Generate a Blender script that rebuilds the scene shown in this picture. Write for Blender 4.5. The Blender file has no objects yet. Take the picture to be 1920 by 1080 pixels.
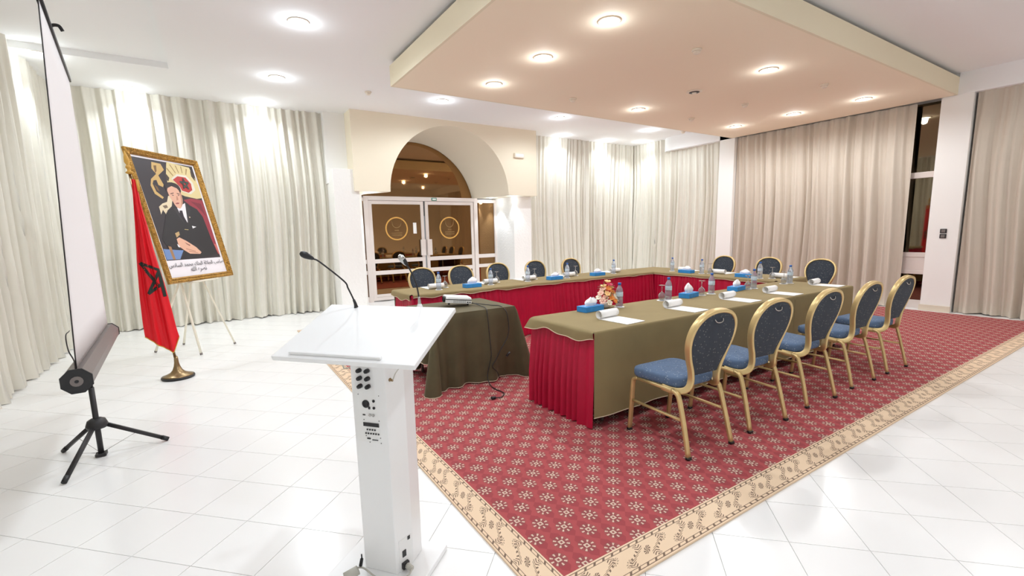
import bpy, math, random
from mathutils import Vector, Matrix
random.seed(7)
PI = math.pi
sc = bpy.context.scene
COL = sc.collection

# ------------------------------------------------------------------ camera, world, exposure
F_PX, PITCH, ROLL, YAW = 865.2, .1444944, -.02194978, 1.00384564
r_ = Vector((math.sin(YAW), -math.cos(YAW), 0)); fw = Vector((math.cos(YAW), math.sin(YAW), 0)); up = Vector((0, 0, 1))
f2 = fw*math.cos(PITCH) - up*math.sin(PITCH); u2 = up*math.cos(PITCH) + fw*math.sin(PITCH)
r3 = r_*math.cos(ROLL) + u2*math.sin(ROLL); u3 = u2*math.cos(ROLL) - r_*math.sin(ROLL)
CAM_H = 1.5
cd = bpy.data.cameras.new('camera'); cam = bpy.data.objects.new('camera', cd); COL.objects.link(cam)
cam.matrix_world = Matrix(((r3.x, u3.x, -f2.x, 0), (r3.y, u3.y, -f2.y, 0), (r3.z, u3.z, -f2.z, CAM_H), (0, 0, 0, 1)))
cd.sensor_width = 36; cd.lens = F_PX/1920*36; cd.shift_y = 19.9/1920; cd.clip_start = .05
sc.camera = cam
w = bpy.data.worlds.new('world'); sc.world = w; w.use_nodes = True
w.node_tree.nodes['Background'].inputs[0].default_value = (.9, .95, 1, 1)
w.node_tree.nodes['Background'].inputs[1].default_value = .3
sc.view_settings.view_transform = 'Standard'; sc.view_settings.look = 'None'
sc.view_settings.gamma = 1; sc.view_settings.use_curve_mapping = False
sc.view_settings.exposure = -.2
LAMP_W, CEIL_W, WASH_W, SOFFIT_W = 68.0, 96.0, 84.0, 45.0
WARM, COOL = (.95, .975, 1), (.84, .93, 1)
try:
    sc.cycles.diffuse_bounces = 7; sc.cycles.max_bounces = 12; sc.cycles.glossy_bounces = 5
    sc.cycles.transmission_bounces = 8; sc.cycles.caustics_refractive = False; sc.cycles.caustics_reflective = False
    sc.cycles.sample_clamp_indirect = 6
except Exception: pass

# ------------------------------------------------------------------ materials
def lin(c): return tuple(((x/255)/12.92 if x/255 <= .04045 else ((x/255+.055)/1.055)**2.4) for x in c)
def mat(name, col, rough=.6, metal=0, noise=None, bump=None, sheen=0, trans=0, ior=1.45, emis=0, spec=None, coat=0, srgb=True, translucent=0):
    m = bpy.data.materials.new(name); m.use_nodes = True; nt = m.node_tree; b = nt.nodes['Principled BSDF']
    c = lin(col) if srgb else col
    b.inputs['Base Color'].default_value = (*c, 1); b.inputs['Roughness'].default_value = rough; b.inputs['Metallic'].default_value = metal
    b.inputs['IOR'].default_value = ior
    if sheen: b.inputs['Sheen Weight'].default_value = sheen; b.inputs['Sheen Roughness'].default_value = .4; b.inputs['Sheen Tint'].default_value = (*[min(1, x*2+.1) for x in c], 1)
    if trans: b.inputs['Transmission Weight'].default_value = trans
    if emis: b.inputs['Emission Color'].default_value = (*c, 1); b.inputs['Emission Strength'].default_value = emis
    if spec is not None: b.inputs['Specular IOR Level'].default_value = spec
    if coat: b.inputs['Coat Weight'].default_value = coat; b.inputs['Coat Roughness'].default_value = .08
    tc = nt.nodes.new('ShaderNodeTexCoord')
    if noise:                                  # (scale, strength): mottled colour
        n = nt.nodes.new('ShaderNodeTexNoise'); n.inputs['Scale'].default_value = noise[0]; n.inputs['Detail'].default_value = 4
        nt.links.new(tc.outputs['Object'], n.inputs['Vector'])
        mx = nt.nodes.new('ShaderNodeMix'); mx.data_type = 'RGBA'
        k = noise[1]
        mx.inputs['A'].default_value = (*[x*(1-k) for x in c], 1); mx.inputs['B'].default_value = (*[min(1, x*(1+k)) for x in c], 1)
        nt.links.new(n.outputs['Fac'], mx.inputs['Factor']); nt.links.new(mx.outputs['Result'], b.inputs['Base Color'])
    if bump:                                   # (scale, strength)
        n = nt.nodes.new('ShaderNodeTexNoise'); n.inputs['Scale'].default_value = bump[0]; n.inputs['Detail'].default_value = 3
        nt.links.new(tc.outputs['Object'], n.inputs['Vector'])
        bp = nt.nodes.new('ShaderNodeBump'); bp.inputs['Strength'].default_value = bump[1]; bp.inputs['Distance'].default_value = .01
        nt.links.new(n.outputs['Fac'], bp.inputs['Height']); nt.links.new(bp.outputs['Normal'], b.inputs['Normal'])
    return m

class G:                                       # tiny helper for node arithmetic
    def __init__(s, m): s.nt = m.node_tree; s.b = s.nt.nodes['Principled BSDF']
    def m(s, op, a, b=None, c=None):
        n = s.nt.nodes.new('ShaderNodeMath'); n.operation = op
        for i, x in enumerate((a, b, c)):
            if x is None: continue
            if isinstance(x, (int, float)): n.inputs[i].default_value = x
            else: s.nt.links.new(x, n.inputs[i])
        return n.outputs[0]
    def xyz(s, kind='Object'):
        t = s.nt.nodes.new('ShaderNodeTexCoord'); n = s.nt.nodes.new('ShaderNodeSeparateXYZ')
        s.nt.links.new(t.outputs[kind], n.inputs[0]); return n.outputs
    def mix(s, fac, a, b):
        n = s.nt.nodes.new('ShaderNodeMix'); n.data_type = 'RGBA'
        for k, x in (('A', a), ('B', b)):
            if isinstance(x, tuple): n.inputs[k].default_value = (*x, 1)
            else: s.nt.links.new(x, n.inputs[k])
        if isinstance(fac, (int, float)): n.inputs['Factor'].default_value = fac
        else: s.nt.links.new(fac, n.inputs['Factor'])
        return n.outputs['Result']
    def noise(s, scale, kind='Object', detail=3):
        t = s.nt.nodes.new('ShaderNodeTexCoord'); n = s.nt.nodes.new('ShaderNodeTexNoise')
        n.inputs['Scale'].default_value = scale; n.inputs['Detail'].default_value = detail
        s.nt.links.new(t.outputs[kind], n.inputs['Vector']); return n.outputs['Fac']
    def out(s, col): s.nt.links.new(col, s.b.inputs['Base Color'])

M = {}
M['white_wall'] = mat('white_wall', (242, 241, 238), .85, bump=(40, .04))
M['ceiling'] = mat('ceiling_white', (246, 247, 248), .9)
M['cream'] = mat('cream_plaster', (241, 231, 209), .85)
M['panel_bottom'] = mat('panel_beige', (249, 236, 213), .8)
M['panel_side'] = mat('panel_cream', (236, 226, 200), .8)
M['rough_plaster'] = mat('rough_white_plaster', (240, 238, 234), .9, bump=(26, .55))
M['tile'] = mat('white_floor_tile', (240, 239, 238), .22, noise=(1.3, .02), spec=.5)
M['grout'] = mat('grey_grout', (206, 203, 198), .9)
M['curtain'] = mat('ivory_curtain', (222, 218, 206), .9, noise=(9, .03), sheen=.15)
M['curtain_r'] = mat('taupe_ivory_curtain', (204, 194, 180), .9, noise=(9, .03), sheen=.15)
M['red_velvet'] = mat('red_velvet', (176, 0, 52), .5, noise=(14, .12), sheen=.2)
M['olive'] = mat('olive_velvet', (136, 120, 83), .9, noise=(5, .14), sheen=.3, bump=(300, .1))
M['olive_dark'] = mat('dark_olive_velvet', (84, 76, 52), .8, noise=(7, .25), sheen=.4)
M['piping'] = mat('pale_piping', (216, 196, 170), .7)
M['gold'] = mat('gold_lacquer', (214, 188, 134), .36, .6, noise=(6, .06))
M['gold_frame'] = mat('carved_gilt', (176, 134, 66), .42, .75, noise=(38, .8), bump=(60, 1))
M['brass'] = mat('old_brass', (150, 126, 92), .3, .9, noise=(12, .15))
M['gold_trim'] = mat('gold_braid', (208, 160, 70), .6)
M['black_plastic'] = mat('black_plastic', (36, 36, 38), .4)
M['black_metal'] = mat('black_metal', (48, 46, 47), .45, .2)
M['grey_metal'] = mat('grey_enamel', (124, 116, 113), .4, .3)
M['steel'] = mat('steel', (190, 188, 185), .25, 1)
M['white_lacquer'] = mat('white_lacquer', (242, 242, 242), .3, coat=.3)
M['white_metal'] = mat('white_aluminium', (226, 216, 210), .4, .1)
M['screen_white'] = mat('projection_fabric', (232, 228, 228), .8)
M['paper'] = mat('white_paper', (246, 245, 243), .8)
M['tissue'] = mat('white_tissue', (246, 246, 248), .9)
M['blue_card'] = mat('blue_card', (52, 138, 206), .5, noise=(30, .22))
M['blue_cap'] = mat('blue_cap', (52, 108, 190), .4)
M['blue_label'] = mat('pale_blue_label', (200, 218, 236), .5, noise=(60, .3))
M['pet'] = mat('clear_bottle', (226, 236, 250), .06, trans=.72, ior=1.2)
M['glass'] = mat('clear_glass', (246, 248, 250), .02, trans=.86, ior=1.35)
M['flag_red'] = mat('red_flag_cloth', (214, 8, 28), .55, sheen=.3)
M['flag_green'] = mat('dark_green_cloth', (30, 40, 34), .6)
M['bronze_glass'] = mat('bronze_tinted_glass', (146, 112, 76), .03, 1.0)
M['dark_glass'] = mat('smoked_window_glass', (124, 114, 98), .03, 1.0)
M['decal_gold'] = mat('gold_decal', (214, 164, 84), .5)
M['decal_dim'] = mat('faded_gold_decal', (150, 118, 70), .5)
M['cream_paint'] = mat('cream_easel_paint', (236, 230, 212), .5)
M['grey_cable'] = mat('grey_cable', (190, 188, 178), .5)
M['exit_green'] = mat('exit_green', (60, 130, 110), .5)
M['panel_grey'] = mat('control_plate', (240, 240, 239), .4)
M['stone'] = mat('pale_stone', (214, 202, 184), .6, noise=(8, .06))
M['projector_white'] = mat('projector_shell', (228, 228, 226), .4)
M['vent_grey'] = mat('vent_grey', (170, 170, 168), .5)
M['lamp_glow'] = mat('lamp_glow', (255, 250, 240), .5, emis=14)
M['soft_white'] = mat('detector_white', (236, 226, 210), .5)

def fabric(name, base, dots, scale):
    m = mat(name, base, .85, sheen=.25); g = G(m)
    t = g.nt.nodes.new('ShaderNodeTexCoord'); v = g.nt.nodes.new('ShaderNodeTexVoronoi'); v.inputs['Scale'].default_value = scale*.75
    g.nt.links.new(t.outputs['Object'], v.inputs['Vector'])
    k = g.m('LESS_THAN', v.outputs['Distance'], .2)
    n = g.mix(g.noise(25), tuple(x*.8 for x in lin(base)), tuple(x*1.2 for x in lin(base)))
    g.out(g.mix(g.m('MULTIPLY', k, .75), n, lin(dots))); return m
M['seat_blue'] = fabric('blue_seat_fabric', (84, 104, 132), (150, 162, 172), 62)
M['back_blue'] = fabric('navy_back_fabric', (54, 60, 70), (128, 132, 126), 62)

def carpet():
    m = mat('red_carpet', (160, 64, 66), .95); g = G(m); x, y, z = g.xyz(); p = .122
    a = g.m('MULTIPLY', g.m('ADD', x, y), .70711); b = g.m('MULTIPLY', g.m('SUBTRACT', y, x), .70711)
    def cell(s, o): return g.m('MULTIPLY', g.m('SUBTRACT', g.m('FRACT', g.m('ADD', g.m('DIVIDE', g.m('SUBTRACT', s, o), p), .5)), .5), p)
    fa, fb = cell(a, 2.398), cell(b, -.0106)
    dx = g.m('MULTIPLY', g.m('SUBTRACT', fa, fb), .70711); dy = g.m('MULTIPLY', g.m('ADD', fa, fb), .70711)
    rr = g.m('SQRT', g.m('ADD', g.m('MULTIPLY', dx, dx), g.m('MULTIPLY', dy, dy)))
    th = g.m('ARCTAN2', dy, dx); c8 = g.m('COSINE', g.m('MULTIPLY', th, 8))
    ray = g.m('MULTIPLY', g.m('GREATER_THAN', c8, .5), g.m('MULTIPLY', g.m('GREATER_THAN', rr, .025), g.m('LESS_THAN', rr, .041)))
    sq = g.m('MAXIMUM', g.m('ABSOLUTE', dx), g.m('ABSOLUTE', dy))
    ring = g.m('MULTIPLY', g.m('GREATER_THAN', sq, .006), g.m('LESS_THAN', sq, .0135))
    motif = g.m('MAXIMUM', ray, ring); halo = g.m('LESS_THAN', rr, .045)
    rows = g.m('GREATER_THAN', g.m('COSINE', g.m('MULTIPLY', dx, 2*PI/.122)), .2)
    base = g.mix(g.m('MULTIPLY', rows, .9), lin((172, 78, 80)), lin((152, 64, 70)))
    base = g.mix(g.m('MULTIPLY', g.noise(3.5), .4), base, lin((146, 64, 66)))
    c = g.mix(g.m('MULTIPLY', halo, .38), base, lin((118, 84, 80)))
    g.out(g.mix(g.m('MULTIPLY', motif, .78), c, lin((222, 204, 182)))); return m
M['carpet'] = carpet()
def border():
    m = mat('carpet_border', (232, 204, 170), .95); g = G(m); t, w_, _ = g.xyz('UV')
    d = g.m('SUBTRACT', .5, g.m('ABSOLUTE', g.m('SUBTRACT', w_, .5)))         # distance from either edge, 0..0.5
    line = g.m('MAXIMUM', g.m('MULTIPLY', g.m('GREATER_THAN', d, .05), g.m('LESS_THAN', d, .075)), g.m('MULTIPLY', g.m('GREATER_THAN', d, .15), g.m('LESS_THAN', d, .17)))
    seg = g.m('FRACT', g.m('DIVIDE', t, .055)); inchain = g.m('MULTIPLY', g.m('GREATER_THAN', d, .05), g.m('LESS_THAN', d, .17))
    blk = g.m('MULTIPLY', inchain, g.m('LESS_THAN', seg, .26))
    pr = .326; tt = g.m('MULTIPLY', g.m('SUBTRACT', g.m('FRACT', g.m('ADD', g.m('DIVIDE', g.m('SUBTRACT', t, 1.499), pr), .5)), .5), pr)
    ww = g.m('MULTIPLY', g.m('SUBTRACT', w_, .5), .17)
    r = g.m('SQRT', g.m('ADD', g.m('MULTIPLY', tt, tt), g.m('MULTIPLY', ww, ww))); ang = g.m('ARCTAN2', ww, tt)
    ros = g.m('MULTIPLY', g.m('LESS_THAN', r, .022), g.m('GREATER_THAN', g.m('COSINE', g.m('ADD', g.m('MULTIPLY', ang, 8), g.m('MULTIPLY', r, 260))), -.35))
    sg = g.m('SIGN', tt); tu = g.m('MULTIPLY', tt, sg); wv = g.m('MULTIPLY', ww, sg)
    spine = g.m('ADD', .078, g.m('MULTIPLY', g.m('SINE', g.m('MULTIPLY', wv, 62)), .022))
    dd = g.m('SUBTRACT', tu, spine); ad = g.m('ABSOLUTE', dd)
    leaf = g.m('MULTIPLY', g.m('LESS_THAN', ad, .023), g.m('LESS_THAN', g.m('ABSOLUTE', wv), .053))
    leaf = g.m('MULTIPLY', leaf, g.m('LESS_THAN', g.m('FRACT', g.m('ADD', g.m('DIVIDE', wv, .0125), g.m('MULTIPLY', ad, 42))), .42))
    hx = g.m('SUBTRACT', tu, .118); hy = g.m('SUBTRACT', wv, .022)
    hr = g.m('SQRT', g.m('ADD', g.m('MULTIPLY', hx, hx), g.m('MULTIPLY', hy, hy)))
    hook = g.m('MULTIPLY', g.m('MULTIPLY', g.m('GREATER_THAN', hr, .010), g.m('LESS_THAN', hr, .021)), g.m('GREATER_THAN', g.m('COSINE', g.m('MULTIPLY', g.m('ARCTAN2', hy, hx), 9)), .1))
    dark = g.m('MAXIMUM', g.m('MAXIMUM', ros, line), g.m('MAXIMUM', leaf, g.m('MAXIMUM', blk, g.m('MULTIPLY', hook, .7))))
    base = g.mix(g.m('MULTIPLY', g.noise(2.5), .5), lin((230, 205, 176)), lin((220, 188, 156)))
    g.out(g.mix(g.m('MULTIPLY', dark, .85), base, lin((86, 62, 54)))); return m
M['border'] = border()

# ------------------------------------------------------------------ mesh helpers
class MB:
    def __init__(s): s.v = []; s.f = []; s.sm = []; s.uv = None
    def add(s, vs, fs, smooth=False):
        o = len(s.v); s.v += [tuple(v) for v in vs]
        for f in fs: s.f.append(tuple(i+o for i in f)); s.sm.append(smooth)
        return s
    def box(s, c, d, rz=0, mx=None):
        x, y, z = d[0]/2, d[1]/2, d[2]/2
        vs = [Vector(p) for p in ((-x,-y,-z),(x,-y,-z),(x,y,-z),(-x,y,-z),(-x,-y,z),(x,-y,z),(x,y,z),(-x,y,z))]
        R = mx if mx else Matrix.Rotation(rz, 3, 'Z')
        return s.add([R @ v + Vector(c) for v in vs], [(3,2,1,0),(4,5,6,7),(0,1,5,4),(1,2,6,5),(2,3,7,6),(3,0,4,7)])
    def bx(s, x0, x1, y0, y1, z0, z1): return s.box(((x0+x1)/2, (y0+y1)/2, (z0+z1)/2), (x1-x0, y1-y0, z1-z0))
    def prism(s, poly, z0, z1, top=None):
        n = len(poly); t = top or poly
        vs = [(x, y, z0) for x, y in poly] + [(x, y, z1) for x, y in t]
        return s.add(vs, [tuple(range(n))[::-1], tuple(range(n, 2*n))] + [(i, (i+1) % n, (i+1) % n+n, i+n) for i in range(n)])
    def lathe(s, prof, n=16, c=(0,0,0), mx=None, smooth=True):
        vs = []; fs = []; k = len(prof)
        for r, z in prof:
            for i in range(n):
                p = Vector((r*math.cos(2*PI*i/n), r*math.sin(2*PI*i/n), z))
                vs.append((mx @ p if mx else p) + Vector(c))
        for j in range(k-1):
            for i in range(n): fs.append((j*n+i, j*n+(i+1) % n, (j+1)*n+(i+1) % n, (j+1)*n+i))
        s.add(vs, fs, smooth)
        o = len(s.v)-len(vs)
        if prof[0][0] > 1e-6: s.f.append(tuple(o+i for i in range(n))[::-1]); s.sm.append(False)
        if prof[-1][0] > 1e-6: s.f.append(tuple(o+(k-1)*n+i for i in range(n))); s.sm.append(False)
        return s
    def sweep(s, path, sec, ref=(0,0,1), closed=False, smooth=True, scale=None, caps=True):
        P = [Vector(p) for p in path]; n = len(P); k = len(sec); vs = []
        for i in range(n):
            a = P[(i-1) % n] if (closed or i) else P[i]; b = P[(i+1) % n] if (closed or i < n-1) else P[i]
            t = (b-a).normalized(); q = Vector(ref[i] if isinstance(ref, list) else ref); q = q - t*q.dot(t)
            if q.length < 1e-4: q = t.orthogonal()
            q.normalize(); m_ = q.cross(t); sc_ = scale[i] if scale else 1
            for u, v in sec: vs.append(P[i] + m_*u*sc_ + q*v*sc_)
        fs = []
        for i in range(n if closed else n-1):
            j = (i+1) % n
            for e in range(k): fs.append((i*k+e, i*k+(e+1) % k, j*k+(e+1) % k, j*k+e))
        s.add(vs, fs, smooth)
        if not closed and caps:
            o = len(s.v)-len(vs); s.f.append(tuple(o+e for e in range(k))[::-1]); s.f.append(tuple(o+(n-1)*k+e for e in range(k))); s.sm += [False, False]
        return s
    def tube(s, path, r, n=8, **kw):
        sec = [(math.cos(2*PI*i/n), math.sin(2*PI*i/n)) for i in range(n)]
        sc_ = r if isinstance(r, (list, tuple)) else [r]*len(path)
        return s.sweep(path, sec, scale=list(sc_), **kw)
    def grid(s, rows, smooth=True):
        h, w_ = len(rows), len(rows[0])
        return s.add([p for r in rows for p in r], [(j*w_+i, j*w_+i+1, (j+1)*w_+i+1, (j+1)*w_+i) for j in range(h-1) for i in range(w_-1)], smooth)
    def ball(s, c, r, nu=10, nv=6, mx=None):
        r = (r, r, r) if isinstance(r, (int, float)) else r
        vs = []; fs = []
        for j in range(nv+1):
            a = PI*j/nv
            for i in range(nu):
                p = Vector((r[0]*math.sin(a)*math.cos(2*PI*i/nu), r[1]*math.sin(a)*math.sin(2*PI*i/nu), r[2]*math.cos(a)))
                vs.append((mx @ p if mx else p)+Vector(c))
        for j in range(nv):
            for i in range(nu): fs.append((j*nu+i, (j+1)*nu+i, (j+1)*nu+(i+1) % nu, j*nu+(i+1) % nu))
        return s.add(vs, fs, True)
    def build(s, name, m, parent=None, bevel=0, solid=0, loc=None):
        me = bpy.data.meshes.new(name); me.from_pydata(s.v, [], s.f)
        me.polygons.foreach_set('use_smooth', s.sm); me.materials.append(M[m] if isinstance(m, str) else m)
        if s.uv:
            l = me.uv_layers.new(name='UVMap'); 
            for i, lp in enumerate(me.loops): l.data[i].uv = s.uv[lp.vertex_index]
        me.update(); o = bpy.data.objects.new(name, me); COL.objects.link(o)
        if parent: o.parent = parent
        if loc: o.location = loc
        if bevel:
            b = o.modifiers.new('bevel', 'BEVEL'); b.width = bevel; b.segments = 2; b.limit_method = 'ANGLE'; b.angle_limit = .6
        if solid:
            b = o.modifiers.new('thick', 'SOLIDIFY'); b.thickness = solid; b.offset = 0
        return o
def tag(o, label, cat, group=None):
    o['label'] = label; o['category'] = cat
    if group: o['group'] = group
    return o
def thing(name, label, cat, loc=(0,0,0), rz=0, group=None):
    o = bpy.data.objects.new(name, None); COL.objects.link(o); o.location = loc; o.rotation_euler = (0, 0, rz); o.empty_display_size = .1
    return tag(o, label, cat, group)
def struct(o, label=None, stuff=False):
    o['kind'] = 'stuff' if stuff else 'structure'
    if label: o['label'] = label
    return o
KIDS = {}
def copy_tree(o, loc, rz=0, label=None, parent=None):
    c = o.copy(); COL.objects.link(c)
    if parent: c.parent = parent
    else: c.location = loc; c.rotation_euler = (0, 0, rz); c['label'] = label
    for ch in [x for x in ALL if x.parent == o]: copy_tree(ch, None, parent=c)
    return c
ALL = []
def snapshot(o):                                # remember the family of a prototype before copying
    ALL.clear(); ALL.extend([o] + list(o.children_recursive))
def rrect(x, y, r, n=4):                        # rounded rectangle section
    out = []
    for cx, cy, a0 in ((x-r, y-r, 0), (-x+r, y-r, PI/2), (-x+r, -y+r, PI), (x-r, -y+r, 3*PI/2)):
        for i in range(n): out.append((cx+r*math.cos(a0+i*PI/2/(n-1)), cy+r*math.sin(a0+i*PI/2/(n-1))))
    return out
def ell(a, b, n=10): return [(a*math.cos(2*PI*i/n), b*math.sin(2*PI*i/n)) for i in range(n)]
def spline(pts, n=8):                           # Catmull-Rom through points
    P = [Vector(p) for p in pts]; P = [P[0]*2-P[1]] + P + [P[-1]*2-P[-2]]; out = []
    for i in range(1, len(P)-2):
        for k in range(n):
            t = k/n; a, b, c, d = P[i-1], P[i], P[i+1], P[i+2]
            out.append(.5*((2*b)+(c-a)*t+(2*a-5*b+4*c-d)*t*t+(3*b-a-3*c+d)*t**3))
    return out+[P[-2]]

# ------------------------------------------------------------------ room shell
ZC = 3.83
XL, XR, YB, YF = -2.0, 10.62, 10.05, -3.2
struct(MB().bx(XL-.1, XR+.1, YF-.1, 12, -.12, -.006).build('floor', 'grout'), 'white square tiled floor laid diagonally')
FLOOR = bpy.data.objects['floor']
# floor tiles: 0.341 m squares laid at 45 degrees
TP = .3415; A0, B0 = 1.566, 2.241; S2 = math.sqrt(.5)
mb = MB(); h = TP/2-.0016
mb.prism([(h*math.sqrt(2), 0), (0, h*math.sqrt(2)), (-h*math.sqrt(2), 0), (0, -h*math.sqrt(2))], -.006, 0)
tile0 = None; cand = []
for i in range(-40, 60):
    for j in range(-40, 60):
        a, b = A0+(i+.5)*TP, B0+(j+.5)*TP; x, y = (a-b)*S2, (a+b)*S2
        if not (XL-.2 < x < XR+.05 and YF-.2 < y < 10.4): continue
        if x > 1.35 and 1.62 < y < 7.9 and x < 9.8: continue
        d = Vector((x, y, -CAM_H)); z = d.dot(f2)
        seen = z > .3 and -100 < 960+F_PX*d.dot(r3)/z < 2020 and 0 < 560-F_PX*d.dot(u3)/z < 1180 and x > -1.85 and y < 10
        cand.append((0 if seen else 1, z if seen else 0, x, y))
cand.sort()
rest = MB()
for k, (s_, z, x, y) in enumerate(cand):
    if k < 290 and s_ == 0:
        if tile0 is None: tile0 = mb.build('tile', 'tile', FLOOR); o = tile0
        else: o = tile0.copy(); COL.objects.link(o)
        o.location = (x, y, 0)
    else: rest.add([(vx+x, vy+y, vz) for vx, vy, vz in mb.v], mb.f)
o = rest.build('tile', 'tile', FLOOR); o['kind'] = 'stuff'

# carpet: red field with two visible border strips
rug = thing('carpet', 'large dark red carpet with cream star flowers and peach leaf border under the tables', 'carpet', (0, 0, 0))
RX0, RX1, RY0, RY1 = .98, 10.05, 1.25, 7.95
MB().bx(RX0+.16, RX1, RY0+.17, RY1, .001, .011).build('field', 'carpet', rug)
def strip(name, q, L0, L1):
    m_ = MB(); n = 2; m_.add([(*p, .0115) for p in q] + [(*p, .001) for p in q], [(0,1,2,3), (4,7,6,5), (0,4,5,1), (1,5,6,2), (2,6,7,3), (3,7,4,0)])
    m_.uv = [(L0, 0), (L1, 0), (L1, 1), (L0, 1)]*2
    o = m_.build(name, 'border', rug); o['label'] = 'peach carpet border with leaf scrolls and chain edges'; return o
strip('border', [(RX0, RY0), (RX1, RY0), (RX1, RY0+.17), (RX0+.16, RY0+.17)], RX0, RX1)
strip('border', [(RX0, RY1), (RX0, RY0), (RX0+.16, RY0+.17), (RX0+.16, RY1)], RY1, RY0)

# walls
struct(MB().bx(XL-.1, XL, YF, YB+.1, 0, 4.3).build('wall_left', 'white_wall'))
struct(MB().bx(XL-.1, XR+.1, YF-.1, YF, 0, 4.3).build('wall_front', 'white_wall'))
struct(MB().bx(XL, 2.36, YB, YB+.1, 0, 4.3).bx(6.63, XR, YB, YB+.1, 0, 4.3).build('wall_back', 'white_wall'))
WR = MB().bx(XR-.02, XR+.08, YF, 2.9, 0, 4.3).bx(XR-.02, XR+.08, 6.4, YB+.1, 0, 4.3).bx(XR-.02, XR+.08, 2.9, 6.4, 3.5, 4.3).build('wall_right', 'white_wall'); struct(WR)
MB().bx(10.22, XR, 2.47, 2.86, 0, ZC).build('pillar', 'white_wall', WR)
MB().bx(10.2, XR, 6.43, 6.8, 0, ZC).build('pillar', 'white_wall', WR)
struct(MB().bx(10.19, 10.215, 2.46, 2.87, 0, .1).build('baseboard_right', 'stone', bevel=.004))
# ceiling with raised tray on the left and lowered bulkhead along the right wall
cl = MB()
TX, TY = -.3, 8.24
cl.bx(TX, XR, YF, YB, ZC, ZC+.4); cl.bx(XL, TX, TY, YB-.25, ZC, ZC+.4); cl.bx(XL, TX, YF, TY, ZC+.08, ZC+.4); cl.bx(XL, TX, YB-.25, YB, ZC+.15, ZC+.4)
cl.build('ceiling', 'ceiling'); struct(bpy.data.objects['ceiling'])
CEIL = bpy.data.objects['ceiling']
bk = MB(); prof = [(10.2, -3.2), (10.2, 2.66)]
bk.prism([(10.2, YF), (XR, YF), (XR, 2.66), (10.2, 2.66)], 3.5, ZC)
pl = [(XR, 6.5)] + [(XR, 8.6)] + [(10.2+.42*(1-math.sin(a*PI/16)), 8.2+.42*(1-math.cos((8-a)*PI/16)) if False else 8.2+.4*math.cos(a*PI/16)) for a in range(0, 9)] + [(10.2, 6.5)]
bk.prism(pl[::-1], 3.5, ZC)
bk.build('bulkhead', 'ceiling', CEIL)
# suspended beige panel
pn = thing('ceiling_panel', 'large suspended beige ceiling panel hanging over the conference tables', 'ceiling panel', (2.24, 2.66, 3.5))
PX, PY = 7.96, 3.84
MB().bx(.03, PX-.03, .03, PY-.03, 0, .006).build('underside', 'panel_bottom', pn)
MB().bx(0, PX, 0, .03, .0, .268).bx(0, PX, PY-.03, PY, .0, .268).bx(0, .03, .03, PY-.03, .0, .268).bx(PX-.03, PX, .03, PY-.03, .0, .268).build('edge', 'panel_side', pn)
MB().bx(.4, PX-.4, .4, PY-.4, .2, ZC-3.5).build('hanger', 'panel_side', pn)

# arched entrance block
YA, YD = 9.2, 10.4
def arc(cx, cz, r, n=40, zmin=2.33):
    a0 = math.asin((zmin-cz)/r) if zmin > cz else 0
    return [(cx+r*math.cos(a0+(PI-2*a0)*i/n), cz+r*math.sin(a0+(PI-2*a0)*i/n)) for i in range(n+1)]
fr = arc(4.44, 2.335, 1.39); bkc = arc(3.99, 2.018, 1.545)
BX0, BX1, BZ = 2.355, 6.63, 2.33
ab = MB(); n = len(fr)
tp = [(BX1-(BX1-BX0)*i/(n-1), ZC) for i in range(n)]
ab.add([(x, YA, z) for x, z in fr] + [(x, YA, z) for x, z in tp], [(i, i+1, n+i+1, n+i) for i in range(n-1)])
ab.add([(BX1, YA, BZ), (fr[0][0], YA, fr[0][1]), (BX1, YA, ZC), (BX0, YA, BZ), (fr[-1][0], YA, fr[-1][1]), (BX0, YA, ZC)], [(0, 1, 2), (4, 3, 5)])
ab.add([(BX0, YA, BZ), (BX0, YD, BZ), (BX0, YD, ZC), (BX0, YA, ZC)], [(0, 1, 2, 3)])
ab.add([(BX1, YA, BZ), (BX1, YD, BZ), (BX1, YD, ZC), (BX1, YA, ZC)], [(3, 2, 1, 0)])
ARCH = ab.build('trim_1', 'cream'); struct(ARCH, 'cream plaster arch block over the glass doors')
MB().add([(x, YA, z) for x, z in fr] + [(x, YD, z) for x, z in bkc], [(i, n+i, n+i+1, i+1) for i in range(n-1)], True).build('vault', 'cream', ARCH)
MB().add([(BX0, YA, BZ), (fr[-1][0], YA, BZ), (bkc[-1][0], YD, BZ), (BX0, YD, BZ), (fr[0][0], YA, BZ), (BX1, YA, BZ), (BX1, YD, BZ), (bkc[0][0], YD, BZ)], [(3, 2, 1, 0), (7, 6, 5, 4)]).build('soffit', 'cream', ARCH)
# lunette glass at the back of the vault
MB().add([(x, YD+.01, z) for x, z in bkc], [tuple(range(n))[::-1]]).build('lunette_pane', 'bronze_glass', ARCH)
struct(MB().bx(XL, 2.36, YD+.02, YD+.2, 0, 4.3).bx(BX0-.3, BX1+.3, YD+.05, YD+.25, 2.4, 4.3).build('wall_entrance', 'cream'))
# textured pilasters and side wall beside the doors
PIL = struct(MB().bx(1.98, 2.45, 9.25, 10.04, 0, 2.74).build('wall_pilaster', 'rough_plaster', bevel=.006), 'white rough plaster pilaster left of the doors')
MB().bx(1.96, 2.355, 9.62, YB+.1, 2.5, ZC).build('upper_pier', 'white_wall', PIL)
MB().bx(2.3, 2.62, 9.75, YD, 0, BZ).build('return_wall', 'rough_plaster', PIL)
struct(MB().bx(6.12, 6.63, 9.45, YD+.1, 0, BZ).build('wall_pilaster', 'rough_plaster', bevel=.006), 'white rough plaster pilaster right of the doors')

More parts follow.
